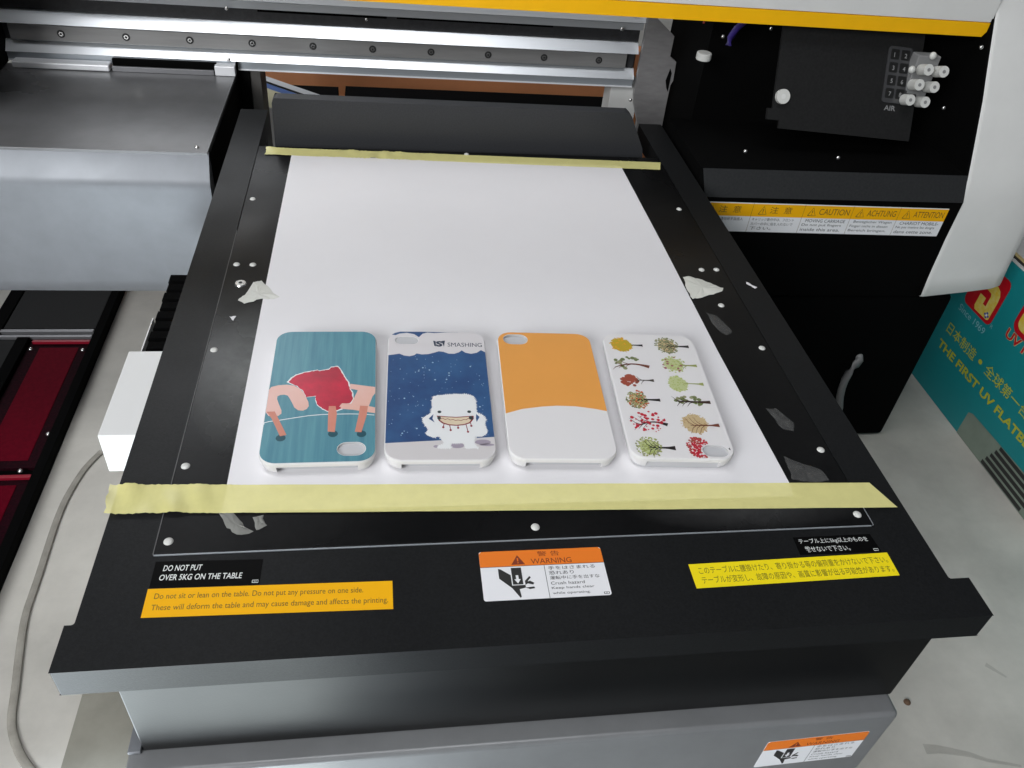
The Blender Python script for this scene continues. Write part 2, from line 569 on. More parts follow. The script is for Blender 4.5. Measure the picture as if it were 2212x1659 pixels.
# crush hazard label on the base
def crush_label(fr, w, h, mb):
    """fr origin at the lower left of the label."""
    oh = h * 0.33
    mb.flat(fr, rrect(0, 0, w, h, 1.2, 4), M['lab_white'], 0.12, 0.0)
    mb.flat(fr, [(0, h - oh), (w, h - oh), (w, h - 1.2), (w - 1.2, h), (1.2, h), (0, h - 1.2)], M['lab_orange'], 0.16)
    mb.stroke(fr, [(0, h - oh), (w, h - oh)], 0.25, M['ink'], 0.18)
    sx = w * 0.51
    mb.stroke(fr, [(sx, 0), (sx, h - oh)], 0.25, M['ink'], 0.18)
    # warning triangle
    tx, ty = w * 0.305, h - oh + 0.9
    mb.flat(fr, [(tx - 3.4, ty), (tx + 3.4, ty), (tx, ty + 5.6)], M['redink'], 0.19)
    mb.stroke(fr, [(tx, ty + 3.9), (tx, ty + 1.9)], 0.6, M['lab_orange'], 0.22)
    mb.ell(fr, tx, ty + 1.0, 0.35, 0.35, M['lab_orange'], 0.22, 8)
    mb.text(fr, "警 告", w * 0.47, h - 4.0, w * 0.18, 2.9, M['redink'], 0.19)
    mb.text(fr, "WARNING", w * 0.41, h - oh + 0.9, w * 0.33, 3.1, M['redink'], 0.19)
    # hand under a press
    q = h - oh
    def P(l):
        return [(a * sx, c * q) for a, c in l]
    mb.flat(fr, P([(0.27, 0.94), (0.31, 0.92), (0.48, 0.70), (0.50, 0.44), (0.66, 0.42), (0.70, 0.46), (0.78, 0.42), (0.80, 0.47),
                   (0.74, 0.54), (0.70, 0.52), (0.76, 0.64), (0.74, 0.68), (0.66, 0.54), (0.66, 0.36), (0.72, 0.29), (0.80, 0.31),
                   (0.79, 0.36), (0.72, 0.35), (0.66, 0.34), (0.56, 0.30), (0.575, 0.08), (0.555, 0.05), (0.50, 0.20), (0.45, 0.34),
                   (0.27, 0.64)]), M['ink'], 0.19)
    mb.flat(fr, P([(0.455, 0.42), (0.645, 0.42), (0.645, 0.97), (0.455, 0.97)]), M['lab_white'], 0.20)
    mb.flat(fr, P([(0.47, 0.44), (0.63, 0.44), (0.63, 0.95), (0.47, 0.95)]), M['ink'], 0.22)
    mb.flat(fr, P([(0.55, 0.47), (0.60, 0.60), (0.57, 0.60), (0.57, 0.72), (0.53, 0.72), (0.53, 0.60), (0.50, 0.60)]), M['lab_white'], 0.24)
    lines = ["手をはさまれる", "恐れあり", "運転中に手を出すな", "Crush hazard", "Keep hands clear", "while operating."]
    ws = [0.38, 0.20, 0.40, 0.27, 0.34, 0.30]
    for i, (t, ww) in enumerate(zip(lines, ws)):
        hh = 2.1 if i < 3 else 1.75
        mb.text(fr, t, sx + 1.7, q - 3.0 - i * (q - 1.6) / 6.0, ww * w, hh, M['ink'], 0.19)
    mb.flat(fr, rrect(w - 3.6, 0.7, w - 0.8, 1.9, 0.3, 2), M['ink'], 0.19)
    mb.flat(fr, rrect(w - 3.3, 0.95, w - 1.1, 1.65, 0.2, 2), M['lab_white'], 0.21)
    mb.text(fr, "H", w - 2.6, 1.0, 0.8, 0.6, M['ink'], 0.23)


lb = MB()
crush_label(Frame((126.5, -68.05, -124.5), (1, 0, 0.057), (0, 0, 1)), 58, 29.5, lb)
lb.build('warning_label', PR, label='orange and white crush hazard label on the silver base')

# left cover: satin deck behind, grey rounded front
b = MB(); b.box(-1000, -220, 414, 600, -2, 7, M['deck'])
deck = b.build('cover_deck', PR, bevel=0.6)
prof = [(416.4, 6.7), (415.2, 5.9), (413.6, 4.0), (403.6, -12.5), (402.3, -15.5), (401.6, -19), (401.3, -24), (401.3, -112), (402.3, -120), (405, -126), (411, -128.5), (560, -128.5), (560, -2.2), (416.4, -2.2)]
b = MB(); b.prism_x(prof, -1000, -219.6, M['silver'])
fc = b.build('left_front_cover', PR, bevel=0.5, seg=2)
b = MB(); b.box(-425, -337, 586, 599, 7.1, 13.5, M['bright'])
b.build('wiper_strip', PR, bevel=1.5)
b = MB(); b.box(-335, -240, 588, 590.5, 7.1, 12.0, M['greybar']); b.box(-335.5, -238, 594, 597.9, 7.1, 17.2, M['inner']); b.box(-219.4, -217.5, 594, 597.9, 7.1, 19.0, M['inner'])
b.build('slot_lip', PR, bevel=0.4)
b = MB(); b.box(-239, -219.5, 588, 599.5, 7.1, 16.5, M['bright'])
b.build('end_block', PR, bevel=0.8)
b = MB(); b.box(-219.5, -218.6, 418, 600, -130, 6.2, M['inner'])  # added black plates: shade of the gap beside the deck put into colour
b.box(-219.4, -208.1, 600.5, 640, -140, 9.0, M['inner'])
b.build('dark_gap_plate', PR)
# dark housing at the left end of the beam
b = MB(); b.box(-1000, -432, 440, 720, 7.1, 330, M['inner'])
b.build('left_housing', PR, bevel=3)

# beam: aluminium extrusion carrying the linear rail
bm = MB()
bm.prism_x([(612, 106), (606, 94), (598.5, 76.5), (604, 74), (606, 67), (622, 66), (622, 106)], -431.8, 194, M['alu_light'])
bm.prism_x([(612, 65.8), (612, 54.2), (640, 54.2), (640, 65.8)], -431.8, 193, M['dark_rail'])
bm.prism_x([(608, 54), (599, 44.8), (612, 44.6), (640, 44.6), (640, 54)], -431.8, 192.4, M['alu'])
bm.prism_x([(608, 44.5), (608, 27.5), (640, 27.5), (640, 44.5)], -431.8, 191, M['dark_rail'])
bm.prism_x([(607, 27.4), (598, 18.6), (612, 18.4), (640, 18.4), (640, 27.4)], -431.8, 192, M['alu'])
bm.box(-431.8, 195.5, 640.1, 660, 9.6, 108, M['inner'])
bm.box(190.5, 194.3, 615, 640, 18.5, 66, M['dark_rail'])
beam = bm.build('beam', PR)
b = MB(); b.prism_x([(600, 18.3), (600, 11.0), (640, 11.0), (640, 18.3)], -431.8, 191.6, M['alu_flat'])
b.prism_x([(599.2, 10.9), (599.2, 9.6), (640, 9.6), (640, 10.9)], -431.8, 191.6, M['bright'])
b.build('beam_lip', PR)
b = MB(); b.prism_x([(602.6, 43.2), (602.0, 42.6), (602.0, 29.2), (602.6, 28.6), (607.9, 28.6), (607.9, 43.2)], -425, 181, M['rail'])
rail = b.build('linear_rail', PR)
b = MB()
b.cyl((0, 0, 0), (0, -1, 0), 3.6, 0.25, M['socket'], 20)
b.cyl((0, -0.2, 0), (0, -1, 0), 2.2, 0.5, M['steel'], 6)
b.cyl((0, -0.7, 0), (0, -1, 0), 1.2, 0.1, M['socket'], 6)
sp = proto_part('rail_screw', b, smooth=False)
spread_parts(sp, rail, [(-378.8 + i * 58.9, 601.98, 35.9) for i in range(10)])
b = MB(); b.box(-60, 100, 610.5, 611.9, 63.8, 65.6, M['inner'])
b.box(-195, -70, 610.5, 611.9, 63.4, 65.6, M['inner'])
b.build('groove_slot', PR)
b = MB(); b.dome((0, 0, 0), (0, -1, 0), 2.0, 1.5, M['steel'], 14)
sc = proto_part('screw', b)
SC = [(-222, 599.3, 68.5), (170, 599.3, 69.5), (181, 599.8, 85), (-226, 597.5, 20.5), (-90, 611.8, 61.5),
      (247, 519, 91), (347, 519, -2 + 12), (458, 519, -5.6 + 14), (192, 597, -3), (232, 519, 112), (259.4, 519, 108.8), (292.6, 519, 100.6),
      (470, 470, 50), (472, 458, 112), (355, 432, 12), (264, 440, 12), (-230, 423, 7)]
spread_parts(sc, PR, SC)
# scratched end bracket of the beam
b = MB(); b.prism_y([(194.6, 90), (226, 66), (226, 45), (234, 40), (235, 20), (233, 15), (233, -6), (234, -60), (204, -60), (204, -27), (197, -8), (194.6, 2)], 596, 602, M['brushed'])
eb = b.build('end_bracket', PR, bevel=0.5)
b = MB(); b.prism_y([(229, 33), (231.5, 28), (231.5, 8), (229, 12), (226.5, 20)], 595.6, 596.0, M['inner'])
b.build('bracket_slot', eb)
b = MB(); b.box(172.5, 204, 612, 640, -70, 9, M['white_pl'])
b.build('cover_plate', PR, bevel=0.6)
b = MB(); b.box(-208, -197.5, 603, 640, -120, 9.5, M['post'])
b.build('rear_post', PR, bevel=0.6)

# right bay
b = MB()
b.box(236, 481.5, 522, 526, -60, 420, M['inner'])
b.box(236, 481.5, 603, 640, -60, 420, M['inner'])
b.box(236, 239, 526.1, 602.9, -60, 420, M['inner'])
b.build('bay_back', PR)
b = MB()
b.prism_x([(411, 8), (400, -16), (400, -124.5), (521.9, -124.5), (521.9, 8)], 212, 481.5, M['inner'])
b.build('bay_front', PR)
b = MB()
b.flat(Frame((0, 399.9, -16), (1, 0, 0), (0, 11, 24)), [(218, 0.4), (481.4, 0.4), (481.4, 26), (214, 26)], M['bay_edge'], 0.5, 0.0)
b.build('folded_edge', PR)
b = MB()
b.box(230, 526, 400.5, 640, -329.9, -124.6, M['inner'])
b.build('right_base', PR, bevel=6, seg=3)
# ink panel, leaning back
IF = Frame((283, 449.6, 39.9), (1, 0, -0.06), (0, 35.5, 78))
b = MB()
b.flat(IF, [(2, 0), (10, 0), (10, -7), (148, -7), (148, 91), (4, 91), (2, 10), (-3, 10), (-3, 0)], M['panel'], 0.6, -2)
ip = b.build('ink_panel', PR, bevel=0.4)
st = MB()
L0 = IF
cx, cy = 112, 26
gl = mat('smoked clear plastic', (0.05, 0.05, 0.052), 0.25, spec=0.6)
st.flat(IF, rrect(cx, cy, cx + 25, cy + 50, 3), gl, 1.6, 0.7)
for i in range(4):
    for j in range(2):
        st.flat(IF, rrect(cx + 2.5 + j * 11, cy + 4 + i * 11.5, cx + 11.5 + j * 11, cy + 13 + i * 11.5, 1.2, 3), M['panel'], 1.7)
        st.text(IF, str(2 * (3 - i) + j + 1), cx + 6 + j * 11, cy + 6 + i * 11.5, None, 4.0, M['cable_l'], 1.8, bold=0.02)
st.text(IF, "AIR", cx + 4, cy - 7, 12, 4.6, M['cable_l'], 0.9, bold=0.02)
st.build('valve_strip', ip)
b = MB(); c = IF.p(9.5, 21, 0.7)
b.cyl(c, IF.n, 6.6, 4.0, M['knob'], 28)
b.cyl(IF.p(9.5, 21, 4.71), IF.n, 2.2, 0.2, M['white_pl'], 16)
b.build('round_button', ip, bevel=0.8)
b = MB(); b.cyl((221, 490, 78), (0, 0, 1), 7.0, 7, M['knob'], 28)
b.build('knob', PR, bevel=1.2)
b = MB()
b.box(418, 441, 464, 476, 60, 100, M['cable_l'])
vb = b.build('valve_block', PR, bevel=1)
b = MB(); b.cyl((0, 0, 0), (0, -1, 0.35), 5.0, 12, M['knob'], 24); b.cyl((0, -11.35, 3.97), (0, -1, 0.35), 1.6, 0.2, M['cable_l'], 12)
vp = proto_part('valve_knob', b, smooth=False)
spread_parts(vp, vb, [(424, 462, 88), (440, 462, 87), (421, 462, 74), (437, 462, 72.5), (418, 462, 59.5), (434, 462, 58)])
b = MB(); b.dome((0, 0, 0), (0, -1, 0.3), 3.4, 2.6, M['knob'], 14)
pp = proto_part('pin', b)
spread_parts(pp, vb, [(426, 456, 103), (408, 452, 91)])
# cables inside the bay
b = MB(); b.tube([(262, 500, 118), (256, 498, 112), (248, 495, 106), (243, 492, 98), (242, 490, 92)], 3.0, M['violet'])
b.build('violet_cable', PR, smooth=True)
b = MB(); b.tube([(222, 515, 122), (223, 513, 112), (222, 512, 104)], 1.0, M['redwire'])
b.build('red_wire', PR, smooth=True)
b = MB(); b.tube([(448, 403, -206), (446, 396, -208), (441, 392, -212), (436.5, 391, -221), (435.5, 391, -232), (436.5, 391, -245), (439, 391, -258), (445, 392, -275), (452, 395, -300), (456, 397, -326)], 4.2, M['cable_l'])
b.build('grey_cable', PR, smooth=True)

# five language caution strip
cs = MB()
CF = Frame((217, 399.9, -50.5), (1, 0, -0.008), (0, 0, 1))
W, H, OH = 253, 30.5, 14.0
cs.flat(CF, rrect(0, 0, W, H, 0.8, 3), M['lab_white'], 0.25, 0.05)
cs.flat(CF, [(0, H - OH), (W, H - OH), (W, H - 0.9), (0, H - 0.9)], M['lab_amber'], 0.32)
div = [0, 51, 103, 153, 202, W]
heads = ["注  意", "注  意", "CAUTION", "ACHTUNG", "ATTENTION"]
subs = [["字车运转时、请勿将手指插入", "装置的内部。"], ["キャリッジ動作中は、フロント", "カバーの中に指を入れないで", "下さい。"],
        ["MOVING CARRIAGE", "Do not put fingers", "inside this area."], ["Beweglicher Wagen", "Finger nicht in diesen", "Bereich bringen."],
        ["CHARIOT MOBILE-", "Ne pas mettre les doigts", "dans cette zone."]]
for i in range(5):
    a, d = div[i], div[i + 1]
    if i:
        cs.stroke(CF, [(a, 0), (a, H)], 0.3, M['brownink'], 0.35)
    tw = 6.5
    tx = a + 7 if i < 2 else a + 5
    cs.stroke(CF, [(tx, H - OH + 2.5), (tx + 8, H - OH + 2.5), (tx + 4, H - 3.2), (tx, H - OH + 2.5)], 0.7, M['brownink'], 0.36)
    cs.stroke(CF, [(tx + 4, H - 6), (tx + 4, H - OH + 5.2)], 0.8, M['brownink'], 0.36)
    cs.ell(CF, tx + 4, H - OH + 4.0, 0.5, 0.5, M['brownink'], 0.36, 8)
    cs.text(CF, heads[i], tx + 11, H - OH + 3.6, (22 if i < 2 else d - tx - 14), 6.4 if i > 1 else 7.0, M['brownink'], 0.36, bold=0.0)
    for j, t in enumerate(subs[i]):
        cs.text(CF, t, a + (5 if j == 0 and i > 1 else 2.5), H - OH - 4.6 - j * 4.7, (d - a) * (0.82 if len(t) > 11 else 0.42), 3.3, M['grey_ink'] if 'grey_ink' in M else M['ink'], 0.3, bold=0.0)
cs.build('caution_strip', PR, label='long white and amber caution strip in five languages')

# front cover with amber stripe and the white end cap
b = MB(); b.box(-600, 480.8, 470, 476, 130.5, 215, M['white_pl'])
b.build('front_cover', PR, bevel=0.8)
b = MB(); b.prism_y([(-600, 130.2), (480.8, 130.2), (480.8, 125), (476, 118), (-600, 118)], 469.6, 476.4, M['yellow'])
b.build('amber_stripe', PR, bevel=0.6)
capp = [(540, 300), (500, 210), (476.2, 149), (461.9, 120.5), (448, 93), (436, 70), (426, 47), (416, 24), (407.6, 4), (402.5, -17), (399.8, -47), (398.5, -70), (398, -85), (397, -102), (395, -121), (397, -123.2)]
back = [(470, -112), (640, -90), (640, 300)]
b = MB()
n0 = 481.9
xs = [482, 483.2, 486, 530, 560, 570, 575, 577]
dy = [1.2, 0.2, 0, 0, 1, 4, 9, 16]
rows = []
for x, d in zip(xs, dy):
    rows.append([(x, p[0] + d, p[1] + max(0, (x - 486)) * (0.13 if p[1] < -60 else 0)) for p in capp])
vv = [p for r in rows for p in r]
K = len(capp)
ff = [(i * K + j, i * K + j + 1, (i + 1) * K + j + 1, (i + 1) * K + j) for i in range(len(rows) - 1) for j in range(K - 1)]
ff = [tuple(reversed(f)) for f in ff]
b.add(vv, ff, M['white_pl'])
# outer side, bottom and rear close the shell
side = [(577, p[0] + 16, p[1] + (11.8 if p[1] < -60 else 0)) for p in capp] + [(577, 640, -100), (577, 640, 300)]
b.add(side, [tuple(range(len(side)))], M['white_pl'])
b.add([(482, 398.2, -123.2), (577, 413, -111.4), (577, 640, -100), (482, 640, -110)], [(0, 1, 2, 3)], M['white_pl'])
b.build('end_cap', PR, smooth=True)
lin_ = [(p[0] + 1.3, p[1]) for p in capp] + [(640, -110), (640, 300)]
b = MB(); b.prism_x(lin_, 479.2, 481.8, M['inner'])
b.build('cap_liner', PR)

# cable carrier and white bracket beside the table
b = MB(); b.box(-256, -222, 144, 231, -93, -60, M['bracket'])
b.build('white_bracket', PR, bevel=0.8)
cc = MB(); cc.box(-252.5, -251.7, 234, 285, -76, -70, M['bracket'])
chain = cc.build('cable_chain', PR)
b = MB()
b.prism_y([(-8, 0), (8, 0), (8, 12), (7, 14), (-7, 14), (-8, 12)], -4.6, 4.0, M['inner'])
b.box(-6.4, 6.4, 4.0, 8.4, 1, 10, M['greybar'])
lk = proto_part('chain_link', b, bevel=0.4)
spread_parts(lk, chain, [(-243 + (i % 2) * 0.8, 238 + i * 13, -84) for i in range(9)])

# ================================================================ print table
TB = thing('print_table', (0, 230, -17.5),
           'black sliding print table with warning stickers and white screws carrying the white sheet', 'printer table')
b = MB()
b.flat(TOP, [(-212, -58.5), (218, -58.5), (218, -36), (207, -36), (207, 527), (183.2, 527), (183.2, -0.9), (-183.2, -0.9), (-183.2, 527),
             (-208, 527), (-208, -36), (-212, -36)], M['frame'], -0.6, -18)
b.build('frame', TB, bevel=1.2, seg=3)
b = MB(); b.box(-182.6, 182.6, 0, 446, -3, 0, M['plate'])
b.build('table_plate', TB, bevel=0.35)
b = MB(); b.box(-182.5, 181.5, -0.75, -0.1, -1.2, -0.25, M['alu_flat'])
b.box(182.7, 183.1, 0, 22, -1.0, -0.15, M['alu_flat']); b.box(-183.1, -182.7, 0, 300, -1.0, -0.25, M['plate_edge'])
b.build('plate_trim', TB)
b = MB(); b.box(-160, 183, 447, 527, -60, -55, M['inner'])
b.box(-172, 183, 446.2, 450, -40, -4, M['inner'])
b.build('rear_tray', TB)
b = MB()
b.prism_y([(-170, 33), (-168, 37.5), (150, 36.5), (154, 33), (170, 2), (173, -14), (173, -30), (-160, -30), (-171, -18)], 460, 472, M['bar'])
rb = b.build('rear_bar', TB, bevel=3.0, seg=4)
# screws of the plate
b = MB(); b.dome((0, 0, 0), (0, 0, 1), 2.3, 1.1, M['knob'], 18)
pscr = proto_part('plate_screw', b)
spread_parts(pscr, TB, [(-177.2, 7.2, 0), (0, 7.2, 0), (176.9, 7.2, 0), (-177.9, 56.7, 0), (-178, 154.8, 0), (-177, 252, 0), (-176.9, 348, 0),
                        (177.2, 56.4, 0), (177, 153.4, 0), (176.5, 251, 0), (174.1, 346, 0), (-166, 251.8, 0), (164.5, 250.6, 0), (0, 441, 0), (164.6, 203.4, 0)])
b = MB(); b.cyl((-171.3, 227.7, 0), (0, 0, 1), 4.0, 0.9, M['steel'], 28, 3.4)
b.cyl((-171.3, 227.7, 0.91), (0, 0, 1), 2.3, 0.1, M['knob'], 20)
b.cyl((-171.3, 227.7, 1.02), (0, 0, 1), 1.2, 0.1, M['socket'], 14)
b.build('locating_bush', TB)
# stickers
s1 = MB(); F = Frame((-181, -18.6, -0.6), (1, -0.022, 0))
s1.flat(F, [(0.2, 0), (48.4, 0), (48.6, 14.4), (0.2, 14.6)], M['lab_black'], 0.12, 0.0)
s1.text(F, "DO NOT PUT", 4.3, 9.0, 17.0, 3.3, M['wink'], 0.18, bold=0.012, slant=0.08)
s1.text(F, "OVER 5KG ON THE TABLE", 3.4, 3.8, 36.5, 3.3, M['wink'], 0.18, bold=0.012, slant=0.08)
s1.stroke(F, [(45, 1.2), (47.6, 1.2), (47.6, 2.6), (45, 2.6), (45, 1.2)], 0.3, M['wink'], 0.18)
s1.text(F, "H", 45.8, 1.5, 1.0, 0.8, M['wink'], 0.19)
s1.build('weight_sticker', TB, label='black sticker with white English weight limit lettering')
s2 = MB(); F = Frame((-181.2, -34.2, -0.6), (1, -0.021, 0))
s2.flat(F, [(0, 0), (109.2, 0), (109, 15.4), (0, 15.0)], M['lab_amber'], 0.14, 0.0)
s2.text(F, "Do not sit or lean on the table. Do not put any pressure on one side.", 3.6, 8.5, 92, 3.9, M['brownink'], 0.2, bold=0.0)
s2.text(F, "These will deform the table and may cause damage and affects the printing.", 3.4, 2.6, 103.5, 3.9, M['brownink'], 0.2, bold=0.0)
s2.build('do_not_lean_sticker', TB, label='amber sticker with brown English lettering')
s3 = MB(); crush_label(Frame((-30.3, -35.1, -0.6)), 61.2, 28.4, s3)
s3.build('crush_hazard_sticker', TB, label='orange and white crush hazard sticker in the middle of the front')
s4 = MB(); F = Frame((134, -17.2, -0.6), (1, -0.005, 0))
s4.flat(F, [(0, 0), (45, 0), (44, 11.6), (0.5, 11.2)], M['lab_black'], 0.12, 0.0)
s4.text(F, "テーブル上に5kg以上のものを", 2.6, 6.4, 38.5, 3.7, M['wink'], 0.18, bold=0.004)
s4.text(F, "載せないで下さい。", 4.2, 1.4, 24.5, 3.7, M['wink'], 0.18, bold=0.004)
s4.stroke(F, [(41.2, 0.8), (43.8, 0.8), (43.8, 1.9), (41.2, 1.9), (41.2, 0.8)], 0.3, M['wink'], 0.18)
s4.build('japanese_weight_sticker', TB, label='black sticker with white Japanese lettering')
s5 = MB(); F = Frame((73.4, -34.0, -0.6), (1, 0.014, 0))
s5.flat(F, [(0, 0), (108, 0), (108.2, 14.2), (0, 14.2)], M['lab_yellow'], 0.14, 0.0)
s5.text(F, "このテーブルに腰掛けたり、寄り掛かる等の偏荷重をかけないで下さい。", 4, 7.9, 102, 4.3, M['oliveink'], 0.2, bold=0.002)
s5.text(F, "テーブルが変形し、故障の原因や、画質に影響が出る可能性があります。", 4, 2.2, 102.5, 4.3, M['oliveink'], 0.2, bold=0.002)
s5.build('japanese_lean_sticker', TB, label='yellow sticker with olive Japanese lettering')

# ================================================================ sheet and tapes on the table
b = MB()
b.flat(TOP, [(-155.3, 24), (146, 21.5), (147.2, 31), (144.3, 150), (143.2, 290), (141, 426), (-153.5, 428), (-154.6, 230)], M['paper'], 0.45, 0.12)
b.build('white_sheet', base=(-4, 220, 0.1), label='large white film sheet taped flat onto the black table, under the phone cases', cat='sheet')


def tape_strip(name, corners, label, nx, wr, seed, lift_right=False, z0=0.62, base=(0, 0, 0.6), wfun=None):
    """Thin strip between two long edges with small wrinkles; corners: back left, front left, front right, back right."""
    rnd = random.Random(seed)
    bl, fl_, fr_, br = [Vector((*c, 0)) for c in corners]
    ny = 6
    ph = [rnd.uniform(0, 6.28) for _ in range(6)]
    mb = MB()
    vv = []
    for i in range(nx + 1):
        u = i / nx
        for j in range(ny + 1):
            v = j / ny
            p = (fl_.lerp(fr_, u)).lerp(bl.lerp(br, u), v)
            w = wr(u)
            z = z0 + w * (0.5 + 0.5 * math.sin(u * 160 + ph[0] + 2.2 * v)) * (0.5 + 0.5 * math.sin(u * 61 + ph[1] - 3 * v)) \
                + 0.4 * w * math.sin(u * 333 + v * 5 + ph[2]) ** 2
            e = 0.12 * math.sin(u * 47 + ph[3]) * (1 if j in (0, ny) else 0) * (0.4 + w)
            x = p.x + (rnd.uniform(-0.5, 0.5) if i in (0,) else 0)
            vv.append((x, p.y + e, z))
    ff = [(i * (ny + 1) + j, (i + 1) * (ny + 1) + j, (i + 1) * (ny + 1) + j + 1, i * (ny + 1) + j + 1) for i in range(nx) for j in range(ny)]
    mb.add(vv, ff, M['tape'])
    o = mb.build(name, base=base, label=label, cat='tape', smooth=True)
    return o


tape_strip('masking_tape', [(-212, 44.2), (-209.6, 25.2), (202.2, 10.6), (194.5, 29.2)],
           'pale yellow tape strip holding the near edge of the white sheet', 260,
           lambda u: 2.0 * max(0, 1 - u / 0.2) ** 1.2 + 0.05, 3, base=(-5, 27, 0.6))
tape_strip('masking_tape', [(-176, 442), (-175.5, 427.5), (177, 419.5), (181.5, 435)],
           'pale yellow tape strip holding the far edge of the white sheet by the rear bar', 200,
           lambda u: 1.0 * math.exp(-((u - 0.27) / 0.12) ** 2) + 0.8 * math.exp(-(u / 0.04) ** 2) + 0.06, 5, base=(0, 431, 0.6))


def scrap(name, pts, label, m, cat='tape scrap', z=0.5, amp=0.8, seed=1, th=0.15):
    """Small crumpled piece lying on the table: fan mesh with a raised middle."""
    rnd = random.Random(seed)
    n = len(pts)
    cx_, cy_ = sum(p[0] for p in pts) / n, sum(p[1] for p in pts) / n
    P = []
    for i in range(n):
        a, c_ = pts[i], pts[(i + 1) % n]
        for q_ in range(4):
            t_ = q_ / 4
            P.append((a[0] + (c_[0] - a[0]) * t_ + rnd.uniform(-.55, .55), a[1] + (c_[1] - a[1]) * t_ + rnd.uniform(-.55, .55)))
    k = len(P)
    mb = MB()
    vv = []
    for s_ in (1.0, 0.62, 0.3):
        for q in P:
            vv.append((cx_ + (q[0] - cx_) * s_, cy_ + (q[1] - cy_) * s_, z + (0 if s_ == 1.0 else rnd.uniform(0.1, amp))))
    vv.append((cx_, cy_, z + rnd.uniform(0.1, amp)))
    ff = []
    for r_ in range(2):
        for i in range(k):
            j = (i + 1) % k
            ff.append((r_ * k + i, r_ * k + j, (r_ + 1) * k + j, (r_ + 1) * k + i))
    for i in range(k):
        ff.append((2 * k + i, 2 * k + (i + 1) % k, 3 * k))
    mb.add(vv, ff, m)
    return mb.build(name, base=(cx_, cy_, z), label=label, cat=cat, smooth=True)


scrap('torn_tape', [(-163.5, 229), (-158, 231), (-152, 222), (-144, 211), (-150, 208.5), (-156, 209), (-166, 203.5), (-171, 207.5), (-167, 214)],
      'whitish crumpled tape scrap stuck on the left edge of the white sheet', M['torn'], seed=2)
scrap('torn_tape', [(146.5, 240), (152, 241), (160, 236), (167, 230), (173, 225), (171, 221), (160, 216), (150, 212), (145, 211), (144.8, 224)],
      'pale torn paper scrap by the right edge of the white sheet', M['ppaper'], cat='paper scrap', seed=4)
scrap('clear_tape', [(150, 194), (157, 190), (162, 172), (156, 167), (151, 176)], 'clear tape scrap on the black plate below the torn paper scrap', M['haze_tape'], seed=6)
scrap('clear_tape', [(157, 92), (163, 93), (170, 80), (167, 72), (160, 74)], 'clear tape scrap on the black plate right of the tree pattern case', M['haze_tape'], seed=8)
scrap('clear_tape', [(152, 52), (160, 46), (170, 41), (172, 32), (160, 31), (150, 34)], 'clear tape scrap touching the near tape strip, by the right corner of the sheet', M['haze_tape'], seed=9)
scrap('clear_tape', [(-157, 24), (-150, 24), (-143, 14), (-139, 10.5), (-146, 9), (-151, 14)], 'long crumpled clear tape scrap in front of the near tape strip', M['clear'], seed=10)
scrap('clear_tape', [(-140, 20), (-135, 21), (-133, 14), (-137, 12)], 'short clear tape scrap right of the long one, in front of the near tape strip', M['clear'], seed=11)
scrap('paper_chip', [(-173.5, 189), (-169.5, 189.5), (-170, 184)], 'tiny white triangular chip on the black plate left of the sheet', M['paper'], cat='paper chip', seed=12, amp=0.3)
scrap('paper_chip', [(195, 235), (201, 228), (199, 226), (194, 231)], 'tiny pale curl lying on the right bar of the black table', M['paper'], cat='paper chip', seed=13, z=-0.2, amp=0.3)

